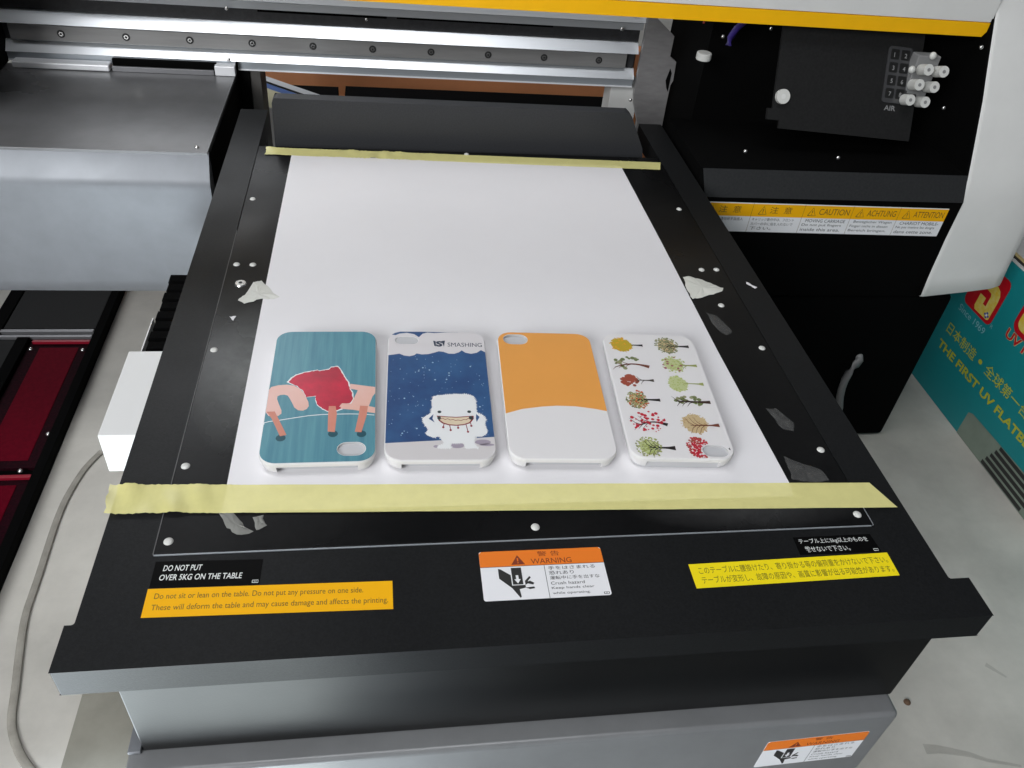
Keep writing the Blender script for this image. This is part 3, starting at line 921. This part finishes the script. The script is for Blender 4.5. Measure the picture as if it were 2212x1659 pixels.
# ================================================================ phone cases
D = {
'A_blob':[[10.6,64.7],[12.6,68.8],[15.1,71.3],[19.1,73.3],[23.3,74.5],[26.5,75.3],[27.6,74.5],[30.2,75.3],[32.8,76.1],[33.8,77.8],[37.6,78.6],[39.3,76.0],[41.9,69.1],[44.4,64.1],[45.4,58.3],[46.8,55.0],[47.2,49.4],[46.0,46.2],[41.4,45.6],[40.2,43.6],[41.5,41.7],[38.5,40.2],[34.0,39.9],[30.8,41.9],[28.1,45.1],[26.6,49.8],[26.7,52.6],[21.6,51.7],[19.5,57.2],[15.8,61.3]],
'A_arch':[[-0.1,58.4],[1.5,60.8],[5.4,62.3],[10.0,62.7],[14.2,61.8],[17.5,58.8],[19.8,55.6],[22.9,47.6],[23.4,44.1],[22.5,41.8],[20.4,40.3],[17.8,40.7],[15.6,43.1],[14.1,47.0],[12.2,51.4],[11.0,53.4],[9.2,54.0],[7.2,53.8],[5.7,52.7],[5.7,50.3],[7.2,45.6],[8.9,41.0],[9.1,38.3],[7.7,36.5],[4.8,35.8],[2.3,36.6],[0.0,39.7],[-0.8,41.6],[-0.6,48.1]],
'A_zed':[[45.5,62.8],[59.9,59.6],[59.8,54.3],[58.3,51.5],[56.3,43.2],[59.9,42.1],[60.2,37.3],[53.8,38.7],[47.6,40.4],[41.5,41.3],[40.2,43.6],[41.4,46.0],[46.5,45.6],[47.7,49.4],[49.9,57.0],[47.8,57.8],[45.4,58.3]],
'A_line':[[-0.9,29.7],[-0.6,31.1],[3.2,32.1],[9.0,33.1],[16.3,34.7],[23.6,36.2],[31.1,37.0],[38.6,37.1],[46.2,37.1],[53.8,36.7],[59.4,35.8]],
'A_legs':[[[1.0,40.0],[5.4,40.1],[13.2,21.3],[9.9,20.3],[4.3,34.3]],[[34.3,43.8],[38.0,43.7],[38.9,37.5],[38.4,22.7],[34.6,23.2],[34.2,37.6]],[[51.4,43.8],[55.8,43.3],[55.1,35.2],[52.5,22.2],[49.0,22.6],[50.8,36.1]]],
'A_hole':[47.5,9.8,7.3,4.8],
'B_sky':[[0.3,13.0],[30.6,15.2],[60.6,17.8],[60.4,92.9],[57.3,95.0],[54.5,92.3],[51.0,91.2],[47.6,92.2],[45.3,94.5],[43.6,92.6],[40.6,91.0],[37.2,91.1],[33.9,92.9],[31.1,93.3],[28.1,91.8],[24.8,90.4],[20.8,90.0],[17.6,90.9],[16.3,89.3],[13.4,88.1],[10.1,88.7],[7.2,90.5],[3.9,89.6],[-0.0,88.9]],
'B_top':[[1.5,110.1],[4.7,109.2],[7.0,110.8],[11.6,111.8],[16.2,110.4],[19.1,107.4],[21.5,111.1],[24.5,112.4],[28.6,111.9],[36.8,112.8],[43.9,112.9],[43.9,113.8],[19.2,114.0],[7.5,113.8],[3.5,112.3]],
'B_text':[[36.6,97.1],[58.4,98.2],[58.7,103.3],[36.8,102.8]],
'B_logo':[[[27.9,104.0],[29.5,103.4],[29.5,98.1],[28.6,98.8]],[[33.0,103.7],[35.3,104.2],[34.5,98.0],[33.9,100.4]],[[29.8,101.7],[31.0,103.1],[31.4,100.3],[32.9,101.1],[33.5,99.8],[30.6,98.2],[29.9,99.4]]],
'B_fur':[[27.1,51.1],[30.6,52.1],[34.9,52.5],[39.8,53.3],[45.7,53.1],[49.9,51.7],[51.1,47.3],[51.0,41.0],[51.2,37.0],[54.3,35.5],[55.9,32.4],[54.9,27.8],[55.9,24.0],[55.9,20.7],[53.3,18.4],[49.1,18.1],[48.1,13.8],[48.7,11.6],[50.5,9.1],[43.5,9.1],[43.0,13.0],[35.4,13.1],[35.5,9.2],[28.5,9.2],[29.1,11.0],[32.6,12.4],[31.1,15.3],[29.7,18.5],[26.7,17.4],[23.7,18.8],[22.5,20.3],[23.8,24.0],[21.5,28.5],[20.8,32.3],[22.9,34.6],[25.5,36.9],[26.3,41.6],[26.2,47.1]],
'B_gaps':[[[24.1,32.3],[26.8,36.1],[26.2,32.3],[27.4,29.3]],[[50.9,36.3],[52.6,33.9],[50.8,29.7],[50.5,32.4]]],
'B_eyes':[[30.2,38.0,1.1,1.1],[47.0,38.2,1.1,1.1]],
'B_mouth':[[28.6,34.8],[34.3,34.2],[39.5,33.8],[44.8,34.4],[49.3,34.8],[49.3,32.3],[47.1,28.7],[43.4,27.1],[39.2,26.6],[35.1,27.0],[31.5,28.5],[29.6,30.8]],
'B_mouthin':[[29.4,34.1],[34.3,33.6],[39.5,33.2],[44.8,33.7],[48.5,34.2],[48.3,32.4],[46.6,29.4],[43.5,27.9],[39.3,27.3],[35.2,27.8],[32.3,29.1],[30.4,31.1]],
'B_corner':[[29.9,32.9,1.0,1.5],[47.7,33.0,1.2,1.5]],
'B_zig':[[30.3,31.9],[31.9,32.7],[33.2,31.5],[34.7,32.3],[36.1,31.2],[37.7,31.7],[38.9,30.8],[40.5,31.2],[42.0,30.7],[43.7,31.7],[44.9,31.4],[46.2,32.5],[47.3,32.4]],
'B_drip':[[[32.5,28.1],[32.0,25.4]],[[35.6,27.2],[36.0,23.1]],[[40.2,26.8],[40.2,24.9]],[[44.7,27.8],[45.5,21.8]],[[47.3,29.0],[47.6,26.5]]],
'B_shadow':[[53.2,13.7,4.4,2.0],[39.1,11.1,3.8,2.0],[55.3,11.6,4.1,1.0],[27.8,10.4,1.5,1.0]],
'C_orange':[[0.7,36.1],[10.5,39.9],[22.2,42.2],[30.9,43.1],[41.7,42.8],[53.1,40.8],[61.7,38.6]],
'C_hole':[11.7,105.8,7.6,4.9],
'D_hole':[49.2,6.4,7.4,4.4],
'D_trees':[[11.3,101.3,7.4,7.6,17.9,101.4,25.3,101.2],[41.4,102.1,7.6,8.6,40.5,101.5,55.9,101.4],[12.9,83.2,8.7,7.7,3.6,78.4,25.5,79.4],[41.7,82.8,8.2,8.6,44.4,82.0,56.6,81.9],[10.5,66.2,5.3,6.4,14.4,66.3,25.8,66.2],[40.4,63.9,6.5,8.1,43.9,64.4,56.5,64.0],[12.3,48.4,6.8,8.1,11.8,48.5,26.0,48.2],[43.2,47.2,8.4,7.3,35.7,47.7,56.6,47.3],[15.1,29.1,10.7,8.8,8.0,25.1,26.0,26.8],[42.4,28.5,8.1,9.1,39.6,26.8,56.8,27.3],[11.6,8.6,7.5,8.2,11.5,8.2,26.5,7.9],[40.0,8.9,6.8,8.2,44.1,8.8,56.2,9.4]]
}
CW, CL, CH = 60.4, 113.6, 9.0


def in_rr(p, i=0.6, r=8.6):
    """Pull a point inside the rounded outline of the print."""
    x = min(max(p[0], i), CW - i)
    y = min(max(p[1], i), CL - i)
    for cx_, cy_, sx, sy in ((i + r, i + r, -1, -1), (CW - i - r, i + r, 1, -1), (CW - i - r, CL - i - r, 1, 1), (i + r, CL - i - r, -1, 1)):
        dx, dy_ = (x - cx_) * sx, (y - cy_) * sy
        if dx > 0 and dy_ > 0:
            d = math.hypot(dx, dy_)
            if d > r:
                x, y = cx_ + sx * dx / d * r, cy_ + sy * dy_ / d * r
    return (x, y)


def hole_pts(h, g=0.0):
    x, y, a, c_ = h
    r = c_ + g
    pts = []
    for sx, a0 in ((1, -90), (-1, 90)):
        for i in range(11):
            t = math.radians(a0 + 18 * i)
            pts.append((x + sx * (a - c_) + r * math.cos(t), y + r * math.sin(t)))
    return pts


def phone_case(cid, frame, hole, label, pad=7.9):
    root = thing('phone_case', frame.p(CW / 2, CL / 2, 0.5), label, 'phone case', 'printed phone cases lying in a row on the white sheet')
    mb = MB()
    def ring(i, r=9.4):
        return rrect(i, i, CW - i, CL - i, max(1, r - i), 8)
    lev = [(1.2, 9.0), (0.7, 8.88), (0.3, 8.55), (0.06, 8.0), (0.0, 7.2), (0.1, 6.2), (0.3, 5.4), (0.8, 3.4), (1.5, 1.6), (2.5, 0.5)]
    hp = hole_pts(hole)
    fr = frame
    mb.flat(fr, ring(1.2), M['case'], CH, None, holes=[hp])
    # walls; the cut-out at the near end leaves two corner legs
    n = len(ring(0))
    rings = [[fr.p(x, y, z) for x, y in ring(i)] for i, z in lev]
    inner = [[fr.p(x, y, z) for x, y in ring(i + 1.5)] for i, z in lev[4:]]
    r0 = ring(0)
    def cut(k):
        x, y = (r0[k][0] + r0[(k + 1) % n][0]) / 2, (r0[k][1] + r0[(k + 1) % n][1]) / 2
        return (y < 1.0 and 9 < x < CW - 9) or (y > CL - 1 and 12 < x < CW - 12)
    def quad(A, B, k, flip=False):
        j = (k + 1) % n
        v = [A[k], A[j], B[j], B[k]]
        if not flip:
            v = v[::-1]
        mb.add(v, [(0, 1, 2, 3)], M['case'])
    LC = 5     # last level present above the cut-out
    for k in range(n):
        top = LC if cut(k) else len(lev) - 1
        for l in range(top):
            quad(rings[l], rings[l + 1], k)
        for l in range(4, top):
            quad(inner[l - 4], inner[l - 3], k, True)
        quad(rings[top], inner[top - 4], k)
        for nb in (k, (k + 1) % n):     # close the ends of the legs
            kk = (k - 1) % n if nb == k else (k + 1) % n
            if not cut(k) and cut(kk):
                for l in range(LC, len(lev) - 1):
                    mb.add([rings[l][nb], rings[l + 1][nb], inner[l - 3][nb], inner[l - 4][nb]], [(0, 1, 2, 3)], M['case'])
    # hole wall and underside of the back
    m_ = len(hp)
    A = [fr.p(x, y, CH) for x, y in hp]
    B = [fr.p(x, y, min(CH - 1.5, pad)) for x, y in hp]
    mb.add(A + B, [(k, (k + 1) % m_, m_ + (k + 1) % m_, m_ + k) for k in range(m_)], M['case_in'])
    mb.flat(fr, ring(1.4), M['case_in'], min(CH - 1.5, pad + 0.05), None, holes=[hp])
    mb.flat(fr, rrect(2.4, 2.2 if cid == 4 else 4.8, CW - 2.4, CL - 4, 6.5), M['pad'], pad, 0.2)  # added backing inside the case that fills the hole with a shaded tone
    sh = mb.build('shell', root, smooth=False)
    sh.data.polygons.foreach_set("use_smooth", [True] * len(sh.data.polygons))
    return root


def case_frame(ox, oy, deg):
    a = math.radians(deg)
    return Frame((ox, oy, 0.5), (math.cos(a), math.sin(a), 0), (-math.sin(a), math.cos(a), 0))


# --- case 1: teal wood with letters
F1 = case_frame(-140.2, 47.2, 0.0)
c1 = phone_case(1, F1, D['A_hole'], 'phone case with teal wood grain print, red blob and pink shapes, leftmost on the sheet')
p = MB()
hp = hole_pts(D['A_hole'], 0.35)
p.flat(F1, rrect(0.55, 0.55, CW - 0.55, CL - 0.55, 8.8, 8), M['woodteal'], CH + 0.10, None, holes=[hp])
h = CH + 0.12
for q in D['A_legs']:
    p.ell(F1, (q[2][0] + q[3][0]) / 2 - 1.2, min(q[2][1], q[3][1]) - 1.2, 2.6, 2.6, M['shade_teal'], h)
p.stroke(F1, [in_rr(a) for a in D['A_line']], 0.55, M['fur'], h + 0.01)
bx = sum(a[0] for a in D['A_blob']) / len(D['A_blob']); by = sum(a[1] for a in D['A_blob']) / len(D['A_blob'])
def rough(pts, amp, n, seed, grow=1.0, cx_=0, cy_=0):
    rnd = random.Random(seed)
    out = []
    for i in range(len(pts)):
        a, c_ = pts[i], pts[(i + 1) % len(pts)]
        for k in range(n):
            t = k / n
            out.append((cx_ + (a[0] + (c_[0] - a[0]) * t - cx_) * grow + rnd.uniform(-amp, amp),
                        cy_ + (a[1] + (c_[1] - a[1]) * t - cy_) * grow + rnd.uniform(-amp, amp)))
    return out
p.flat(F1, rough(D['A_blob'], 0.12, 4, 1, 1.045, bx, by), M['fur'], h + 0.02)
p.flat(F1, rough(D['A_blob'], 0.25, 4, 2), M['blobred'], h + 0.04)
p.flat(F1, [in_rr(a) for a in D['A_arch']], M['pink'], h + 0.06)
p.flat(F1, [in_rr(a) for a in D['A_zed']], M['pink'], h + 0.06)
for q in D['A_legs']:
    p.flat(F1, [in_rr(a) for a in q], M['salmon'], h + 0.08)
p.build('printed_back', c1)

# --- case 2: night sky with white furry monster
F2 = case_frame(-76.0, 47.6, -1.75)
HB = [11.5, 104.0, 7.2, 3.6]
c2 = phone_case(2, F2, HB, 'phone case printed with a white furry monster under a starry night sky', pad=8.6)
p = MB()
hp = hole_pts(HB, 0.3)
p.flat(F2, rrect(0.55, 0.55, CW - 0.55, CL - 0.55, 8.8, 8), M['cloud'], CH + 0.10, None, holes=[hp])
h = CH + 0.12
p.flat(F2, [in_rr(a) for a in D['B_sky']], M['navy'], h)
p.flat(F2, [in_rr(a) for a in D['B_top']], M['navy'], h)
p.flat(F2, [in_rr(a) for a in [(0.6, 13.0), (30.6, 15.2), (59.8, 17.6), (59.8, 9.5), (57, 3.2), (51, 0.6), (9, 0.6), (3.2, 3.2), (0.6, 9)]], M['snow'], h + 0.005)
rnd = random.Random(5)
for i in range(130):
    x, y = rnd.uniform(1.5, 58), rnd.uniform(19, 88)
    r_ = rnd.choice([0.18, 0.2, 0.22, 0.26, 0.34, 0.5])
    p.ell(F2, x, y, r_, r_, M['star'], h + 0.01, 8)
for q in D['B_shadow']:
    p.ell(F2, min(q[0], 58 - q[2] + 1.5), q[1], q[2], q[3], M['snowshade'], h + 0.02)
def furry(pts, amp, seed):
    rnd = random.Random(seed)
    out = []
    for i in range(len(pts)):
        a, c_ = Vector(pts[i]), Vector(pts[(i + 1) % len(pts)])
        L = (c_ - a).length
        d = (c_ - a).normalized()
        nn = Vector((-d.y, d.x))
        k = max(1, round(L / 1.15))
        for j in range(k):
            out.append(tuple(a + (c_ - a) * (j / k)))
            out.append(tuple(a + (c_ - a) * ((j + 0.25) / k) + nn * rnd.uniform(0.3, 1) * amp))
    return out
p.flat(F2, [in_rr(a) for a in furry(D['B_fur'], 1.35, 4)], M['fur'], h + 0.03)
for q in D['B_gaps']:
    p.flat(F2, q, M['navy'], h + 0.05)
p.flat(F2, D['B_mouth'], M['mouthred'], h + 0.05)
p.flat(F2, D['B_mouthin'], M['cream'], h + 0.07)
for q in D['B_corner']:
    p.ell(F2, *q, M['eye'], h + 0.09)
p.stroke(F2, D['B_zig'], 0.4, M['mouthred'], h + 0.11)
for q in D['B_drip']:
    p.stroke(F2, q, 0.45, M['mouthred'], h + 0.05)
    p.ell(F2, q[1][0], q[1][1], 0.65, 0.8, M['mouthred'], h + 0.06, 12)
for q in D['B_eyes']:
    p.ell(F2, *q, M['eye'], h + 0.05)
p.text(F2, "SMASHING", 36.8, 98.2, 21.4, 4.0, M['logo_ink'], h + 0.02)
for q in D['B_logo'][:2]:
    p.flat(F2, q, M['logo_ink'], h + 0.02)
p.text(F2, "S", 29.6, 98.0, 4.0, 5.6, M['logo_ink'], h + 0.02, bold=0.05)
p.build('printed_back', c2)

# --- case 3: orange over white
F3 = case_frame(-9.3, 46.6, -2.6)
c3 = phone_case(3, F3, D['C_hole'], 'phone case with plain orange upper part over a white lower part, third from the left')
p = MB()
hp = hole_pts(D['C_hole'], 0.3)
p.flat(F3, rrect(0.55, 0.55, CW - 0.55, CL - 0.55, 8.8, 8), M['casewhite'], CH + 0.10, None, holes=[hp])
up = [a for a in rrect(0.55, 0.55, CW - 0.55, CL - 0.55, 8.8, 8) if a[1] > 60]
low = [in_rr(a) for a in D['C_orange']]
low = [(0.55, 35.9)] + low[1:-1] + [(CW - 0.55, 38.9)]
p.flat(F3, low + up, M['caseorange'], CH + 0.14, None, holes=[hp])
p.build('printed_back', c3)

# --- case 4: twelve small trees
F4 = case_frame(57.8, 45.0, -3.45)
c4 = phone_case(4, F4, D['D_hole'], 'white phone case printed with two rows of small coloured trees, rightmost on the sheet')
p = MB()
hp = hole_pts(D['D_hole'], 0.3)
p.flat(F4, rrect(0.55, 0.55, CW - 0.55, CL - 0.55, 8.8, 8), M['casewhite'], CH + 0.10, None, holes=[hp])
h = CH + 0.12
rnd = random.Random(11)
def in_hole(x, y, g=0.5):
    hx, hy, a, c_ = D['D_hole']
    dx = max(0, abs(x - hx) - (a - c_))
    return math.hypot(dx, y - hy) < c_ + g
def dots(tr, cols, n, r0_, r1_, hh, spread=1.0):
    x, y, a, c_ = tr[:4]
    for i in range(n):
        t, s_ = rnd.uniform(0, 6.283), math.sqrt(rnd.uniform(0, 1)) * spread
        px_, py_ = x + a * s_ * math.cos(t), y + c_ * s_ * math.sin(t)
        r_ = rnd.uniform(r0_, r1_)
        if not in_hole(px_, py_, r_ + 0.4):
            p.ell(F4, px_, py_, r_, r_ * rnd.uniform(0.8, 1.1), TREE[rnd.choice(cols)], hh + 0.0006 * i, 9)
def crown(tr, col, k=0.93, seed=0):
    x, y, a, c_ = tr[:4]
    r2 = random.Random(seed)
    pts = []
    for i in range(48):
        t = 2 * math.pi * i / 48
        s_ = k * r2.uniform(0.88, 1.06)
        pts.append((x + a * s_ * math.cos(t), y + c_ * s_ * math.sin(t)))
    p.flat(F4, pts, TREE[col], h)
def trunk(tr, col, w0=0.7, w1=2.4, branches=4, bend=0.0, blen=0.6, hh=0.09):
    x, y, a, c_, x0, y0, x1, y1 = tr
    pts = [(x1 + (x0 - x1) * t, y1 + (y0 - y1) * t + bend * math.sin(math.pi * t)) for t in [i / 8 for i in range(9)]]
    w1 *= 1.25; w0 *= 1.3
    ws = [w1, w1 * .75, w0 * 1.5, w0 * 1.25, w0 * 1.1, w0, w0 * .9, w0 * .75, w0 * .5]
    for i in range(8):
        p.stroke(F4, [pts[i], pts[i + 1]], ws[i], TREE[col], h + hh, ws[i + 1])
    for i in range(branches):
        t = 0.5 + 0.45 * i / max(1, branches)
        bx_, by_ = x1 + (x0 - x1) * t, y1 + (y0 - y1) * t + bend * math.sin(math.pi * t)
        sg = 1 if i % 2 else -1
        ex, ey_ = bx_ - a * 0.55, by_ + sg * c_ * blen
        p.stroke(F4, [(bx_, by_), ((bx_ + ex) / 2 - 0.3, by_ + sg * c_ * blen * 0.35), (ex, ey_)], w0 * 0.7, TREE[col], h + hh, 0.15)
T = D['D_trees']
crown(T[0], 'gold', seed=1); dots(T[0], ['gold', 'gold2', 'gold2', 'gold'], 60, .4, 1.0, h + .02); trunk(T[0], 'black', .9, 2.0, 0)
crown(T[1], 'beige', .8, 2); dots(T[1], ['sage', 'sage2', 'sage'], 190, .35, .75, h + .01, 1.02); trunk(T[1], 'black', .9, 2.4, 5)
trunk(T[2], 'brown', .8, 2.4, 5, bend=3.0, blen=.5); dots(T[2], ['leaf', 'sage'], 16, .9, 1.5, h + .01, .95)
crown(T[3], 'lime2', .75, 7); dots(T[3], ['lime', 'lime2'], 130, .35, .8, h + .01, .95); dots(T[3], ['mauve'], 10, .7, 1.0, h + .1, .95); trunk(T[3], 'olive', .8, 2.2, 3)
dots(T[4], ['rust'], 50, .9, 1.6, h + .01, .9); trunk(T[4], 'grey', .6, 2.2, 3)
crown(T[5], 'lime2', seed=3); dots(T[5], ['lime', 'lime2'], 90, .3, .7, h + .02, .95); trunk(T[5], 'olive', .6, 2.4, 0)
crown(T[6], 'beige', .75, 8); dots(T[6], ['sage', 'olive', 'sage2'], 170, .35, .7, h + .01); dots(T[6], ['orange'], 26, .5, .8, h + .12); trunk(T[6], 'black', .9, 2.2, 5)
trunk(T[7], 'bark', .9, 2.4, 6, blen=.6); dots(T[7], ['leaf', 'leaf', 'sage'], 22, .9, 1.6, h + .01, .95)
trunk(T[8], 'black', .7, 2.2, 6, bend=3.0, blen=.6); dots(T[8], ['crimson'], 60, .3, 1.15, h + .1, 1.0)
crown(T[9], 'beige', seed=5, k=.9); dots(T[9], ['beige', 'beige2', 'beige'], 120, .25, .6, h + .02, 1.0); trunk(T[9], 'brown', .6, 2.4, 6, blen=.75)
crown(T[10], 'lime2', .75, 9); dots(T[10], ['olive', 'lime', 'sage', 'olive'], 170, .35, .7, h + .01); trunk(T[10], 'black', .9, 2.8, 6, blen=.7)
dots(T[11], ['crimson', 'crimson', 'rust'], 260, .35, .8, h + .01)
p.flat(F4, [(57.2, 8.5), (58.0, 9.2), (58.2, 7.0), (57.4, 7.6)], TREE['black'], h + .02)
p.build('printed_back', c4)

# ================================================================ teal carton at the right
BX = thing('carton', (760, 200, -330), 'teal carton with yellow lettering and red logo standing on the floor at the right', 'carton')
b = MB(); b.box(628, 980, -260, 560, -329.9, -116.5, M['teal'])
b.build('carton_body', BX, bevel=1.0)
b = MB(); b.box(627.6, 980.4, -260.4, 560.4, -116.3, -113.6, M['teal_top']); b.box(629.5, 632.5, -257, 557, -113.5, -112.2, M['ink']); b.box(632.6, 636, -257, 557, -113.5, -110.6, M['gold']); b.box(636.1, 977, -257, 557, -113.5, -111.0, M['teal_top'])
b.build('carton_lid', BX)
TF = Frame((627.9, 0, 0), (0, -1, 0), (0, 0, 1))     # u = -y, v = z
def U(y):
    return -y
t = MB()
def teal_poly(yz, m, h_):
    t.flat(TF, [(U(a), c_) for a, c_ in yz], m, h_)
# rounded red logo with a pale hook
t.flat(TF, rrect(U(497), -196, U(441), -136, 8, 6), M['logored'], 0.3)
hook = [(466, -150), (458, -150.5), (452, -153), (448, -158), (447, -166), (447, -190), (450, -192), (474, -192.5), (477, -189), (477, -172), (466, -172), (466, -180), (460.5, -180), (460.5, -166), (462, -163), (478, -162), (484, -150)]
teal_poly(hook, M['logoyel'], 0.5)
for dx, dz in ((0, 2.6), (0, -2.6), (2.8, 0), (-2.8, 0)):
    t.ell(TF, U(452.5) + dx, -187 + dz, 1.9, 1.5, M['logoblue'], 0.7, 10)
t.ell(TF, U(452.5), -187, 1.6, 1.6, M['lab_white'], 0.8, 10)
t.build('printed_logo', BX)
t = MB()
t.text(TF, "Since 1969", U(497), -209, 54, 8.5, M['tealwhite'], 0.4, bold=0.0)
t.text(TF, "R", U(439.5), -195, 4, 4.5, M['tealwhite'], 0.4)
t.build('printed_caption', BX)
t = MB()
t.text(TF, "日本制造", U(498), -244, 62, 15, M['tealtext'], 0.4, bold=0.004)
t.ell(TF, U(425.5), -236, 3.4, 3.0, M['tealtext'], 0.4)
t.text(TF, "全球第一台", U(414), -243, 84, 15, M['tealtext'], 0.4, bold=0.004)
t.build('printed_characters', BX)
t = MB()
t.text(TF, "THE FIRST UV FLATBED PRINTER", U(499.5), -267.5, 290, 11.5, M['tealtext'], 0.4, bold=0.03)
t.build('printed_slogan', BX)
t = MB()
t.text(TF, "UV FLATBED", U(415), -189, 108, 12.5, M['gold'], 0.35, bold=0.055)
t.text(TF, "UV FLATBED", U(414.6), -188.6, 107.2, 11.7, M['logored'], 0.45, bold=0.02)
t.build('printed_heading', BX)
t = MB()
t.flat(TF, rrect(U(413), -176, U(340), -132, 12, 6), M['logored'], 0.3)
t.flat(TF, rrect(U(407.5), -170, U(346), -138, 9, 6), M['logoyel'], 0.5)
t.build('printed_emblem', BX)
t = MB()
teal_poly([(402, -329.5), (402, -296), (395, -292.5), (300, -289), (230, -289), (230, -329.5)], M['printgrey'], 0.35)
for i in range(5):
    y0 = 337 + (4 - i) * 3
    teal_poly([(y0, -328 + i * 8), (y0 - 78, -328 + i * 8), (y0 - 78, -322.8 + i * 8), (y0, -322.8 + i * 8)], M['ink'], 0.5)
t.build('printed_picture', BX)

# ================================================================ low machine with red lids, lower left
def LP(x, y, z):
    """The unit is drawn 80 mm too high and brought down to floor level."""
    return (-73.15 + (x + 73.15) * 1.116, -255.2 + (y + 255.2) * 1.116, max(-329.9, -316 + (z + 250) * 0.9))


def LB(mb, x0, x1, y0, y1, z0, z1, m):
    a, c_ = LP(x0, y0, z0), LP(x1, y1, z1)
    mb.box(a[0], c_[0], a[1], c_[1], a[2], c_[2], m)


LM = thing('low_machine', (-480, 455, -330), 'low black machine with dark red lids on the floor at the lower left', 'machine')
b = MB(); LB(b, -500, -382, 60, 900, -329.9, -262, M['inner'])
b.build('machine_body', LM)
b = MB(); LB(b, -391, -382, 60, 900, -261.9, -250, M['inner']); LB(b, -466, -454, 60, 500, -261.9, -250, M['inner']); LB(b, -500, -486, 60, 900, -261.9, -250, M['inner'])
b.build('edge_bar', LM, bevel=0.8)
b = MB(); LB(b, -485, -391.3, 516, 890, -261.9, -251, M['panel'])
b.build('dark_plate', LM, bevel=0.6)
b = MB(); LB(b, -486, -391.3, 508.5, 512.5, -256, -249, M['greybar']); LB(b, -486, -391.3, 500.5, 504, -256, -250.5, M['greybar'])
b.build('cross_rail', LM, bevel=0.6)
for y0, y1 in ((309, 497), (62, 297)):
    b = MB(); LB(b, -453.5, -391.5, y0, y1, -261.9, -257, M['reddark']); LB(b, -441, -402, y0 + 9, y1 - 10, -256.9, -256.2, M['redlid'])
    LB(b, -450, -392, y1 - 3.5, y1, -256.9, -252.5, M['redbar'])
    b.build('red_lid', LM, bevel=0.4)
b = MB(); LB(b, -485.5, -466.3, 62, 498, -261.9, -254, M['panel'])
b.build('side_plate', LM)
b = MB(); b.dome((0, 0, 0), (0, 0, 1), 2.6, 2.6, M['steel'], 14)
spread_parts(proto_part('screw', b), LM, [LP(*q) for q in [(-449, 484, -256), (-396.5, 482, -256), (-404, 304, -256), (-394, 352, -256)]])

b = MB(); b.dome((380, 62.8, -330), (0, 0, 1), 3.2, 3, mat('brown pebble', (0.12, 0.07, 0.04), 0.8), 10)
b.build('pebble', base=(380, 62.8, -330), label='tiny brown pebble on the floor right of the silver base', cat='pebble')

# cable on the floor
pts = [(-374.7, 402, -328.5), (-385.3, 376, -328.5), (-391.8, 339, -328.5), (-393, 308, -328.5), (-391.6, 271, -328.5), (-390, 237, -328.5),
       (-389, 205, -328.5), (-385, 178, -328.5), (-375, 130, -328.5), (-368, 99, -328.5), (-352, 72, -328.5), (-330, 50, -328.5)]
pts = [(x + (330 - 271) * 0, y, z) for x, y, z in pts]
sm = []
for i in range(len(pts) - 1):
    a = Vector(pts[max(0, i - 1)]); b0 = Vector(pts[i]); c0 = Vector(pts[i + 1]); d0 = Vector(pts[min(len(pts) - 1, i + 2)])
    for k in range(4):
        tt = k / 4
        sm.append(0.5 * ((2 * b0) + (c0 - a) * tt + (2 * a - 5 * b0 + 4 * c0 - d0) * tt ** 2 + (3 * b0 - a - 3 * c0 + d0) * tt ** 3))
b = MB(); b.tube(sm, 3.3, M['cablegrey'], 10, flat=0.3)
b.build('floor_cable', base=(-388, 230, -330), label='flat brownish cable curving along the grey floor left of the table', cat='cable', smooth=True)

# ================================================================ things seen behind, through the gap under the beam
b = MB(); b.box(-330, 330, 905, 930, -330, -50, M['orange'])
b.build('board', base=(0, 915, -330), label='terracotta board standing behind the printer, seen under the beam', cat='board')
b = MB()
b.box(-190, -131, 760, 800, -329.9, -79, M['inner'])
b.build('black_crate', base=(-170, 825, -330), label='small black crate in front of the terracotta board, left of the gap', cat='crate', group='black crates behind the printer')
b = MB()
b.box(-122, 240, 760, 800, -329.9, -77.5, M['inner'])
b.build('black_crate', base=(60, 825, -330), label='long black crate in front of the terracotta board, right of the gap', cat='crate', group='black crates behind the printer')
KB = thing('striped_carton', (-190, 740, -330), 'small white and blue striped carton behind the left end of the rear bar', 'carton')
a = math.radians(-38)
KF = Frame((-206, 762, -62), (math.cos(a), math.sin(a), 0), (-math.sin(a), math.cos(a), 0))
b = MB()
b.flat(KF, [(-20, -60), (110, -60), (110, 8), (-20, 8)], M['white_box'], 0, -60)
b.build('carton_body', KB)
b = MB()
b.flat(KF, [(-20, -9), (110, -9), (110, -4), (-20, -4)], M['lab_black'], 0.3)
b.flat(KF, [(-20, -20), (110, -20), (110, -9.2), (-20, -9.2)], M['cyan_box'], 0.3)
b.flat(KF, [(-20, -60), (110, -60), (110, -20.2), (-20, -20.2)], M['cream_box'], 0.3)
b.ell(KF, 16, -38, 8, 8, M['red_box'], 0.5)
b.build('printed_stripes', KB)
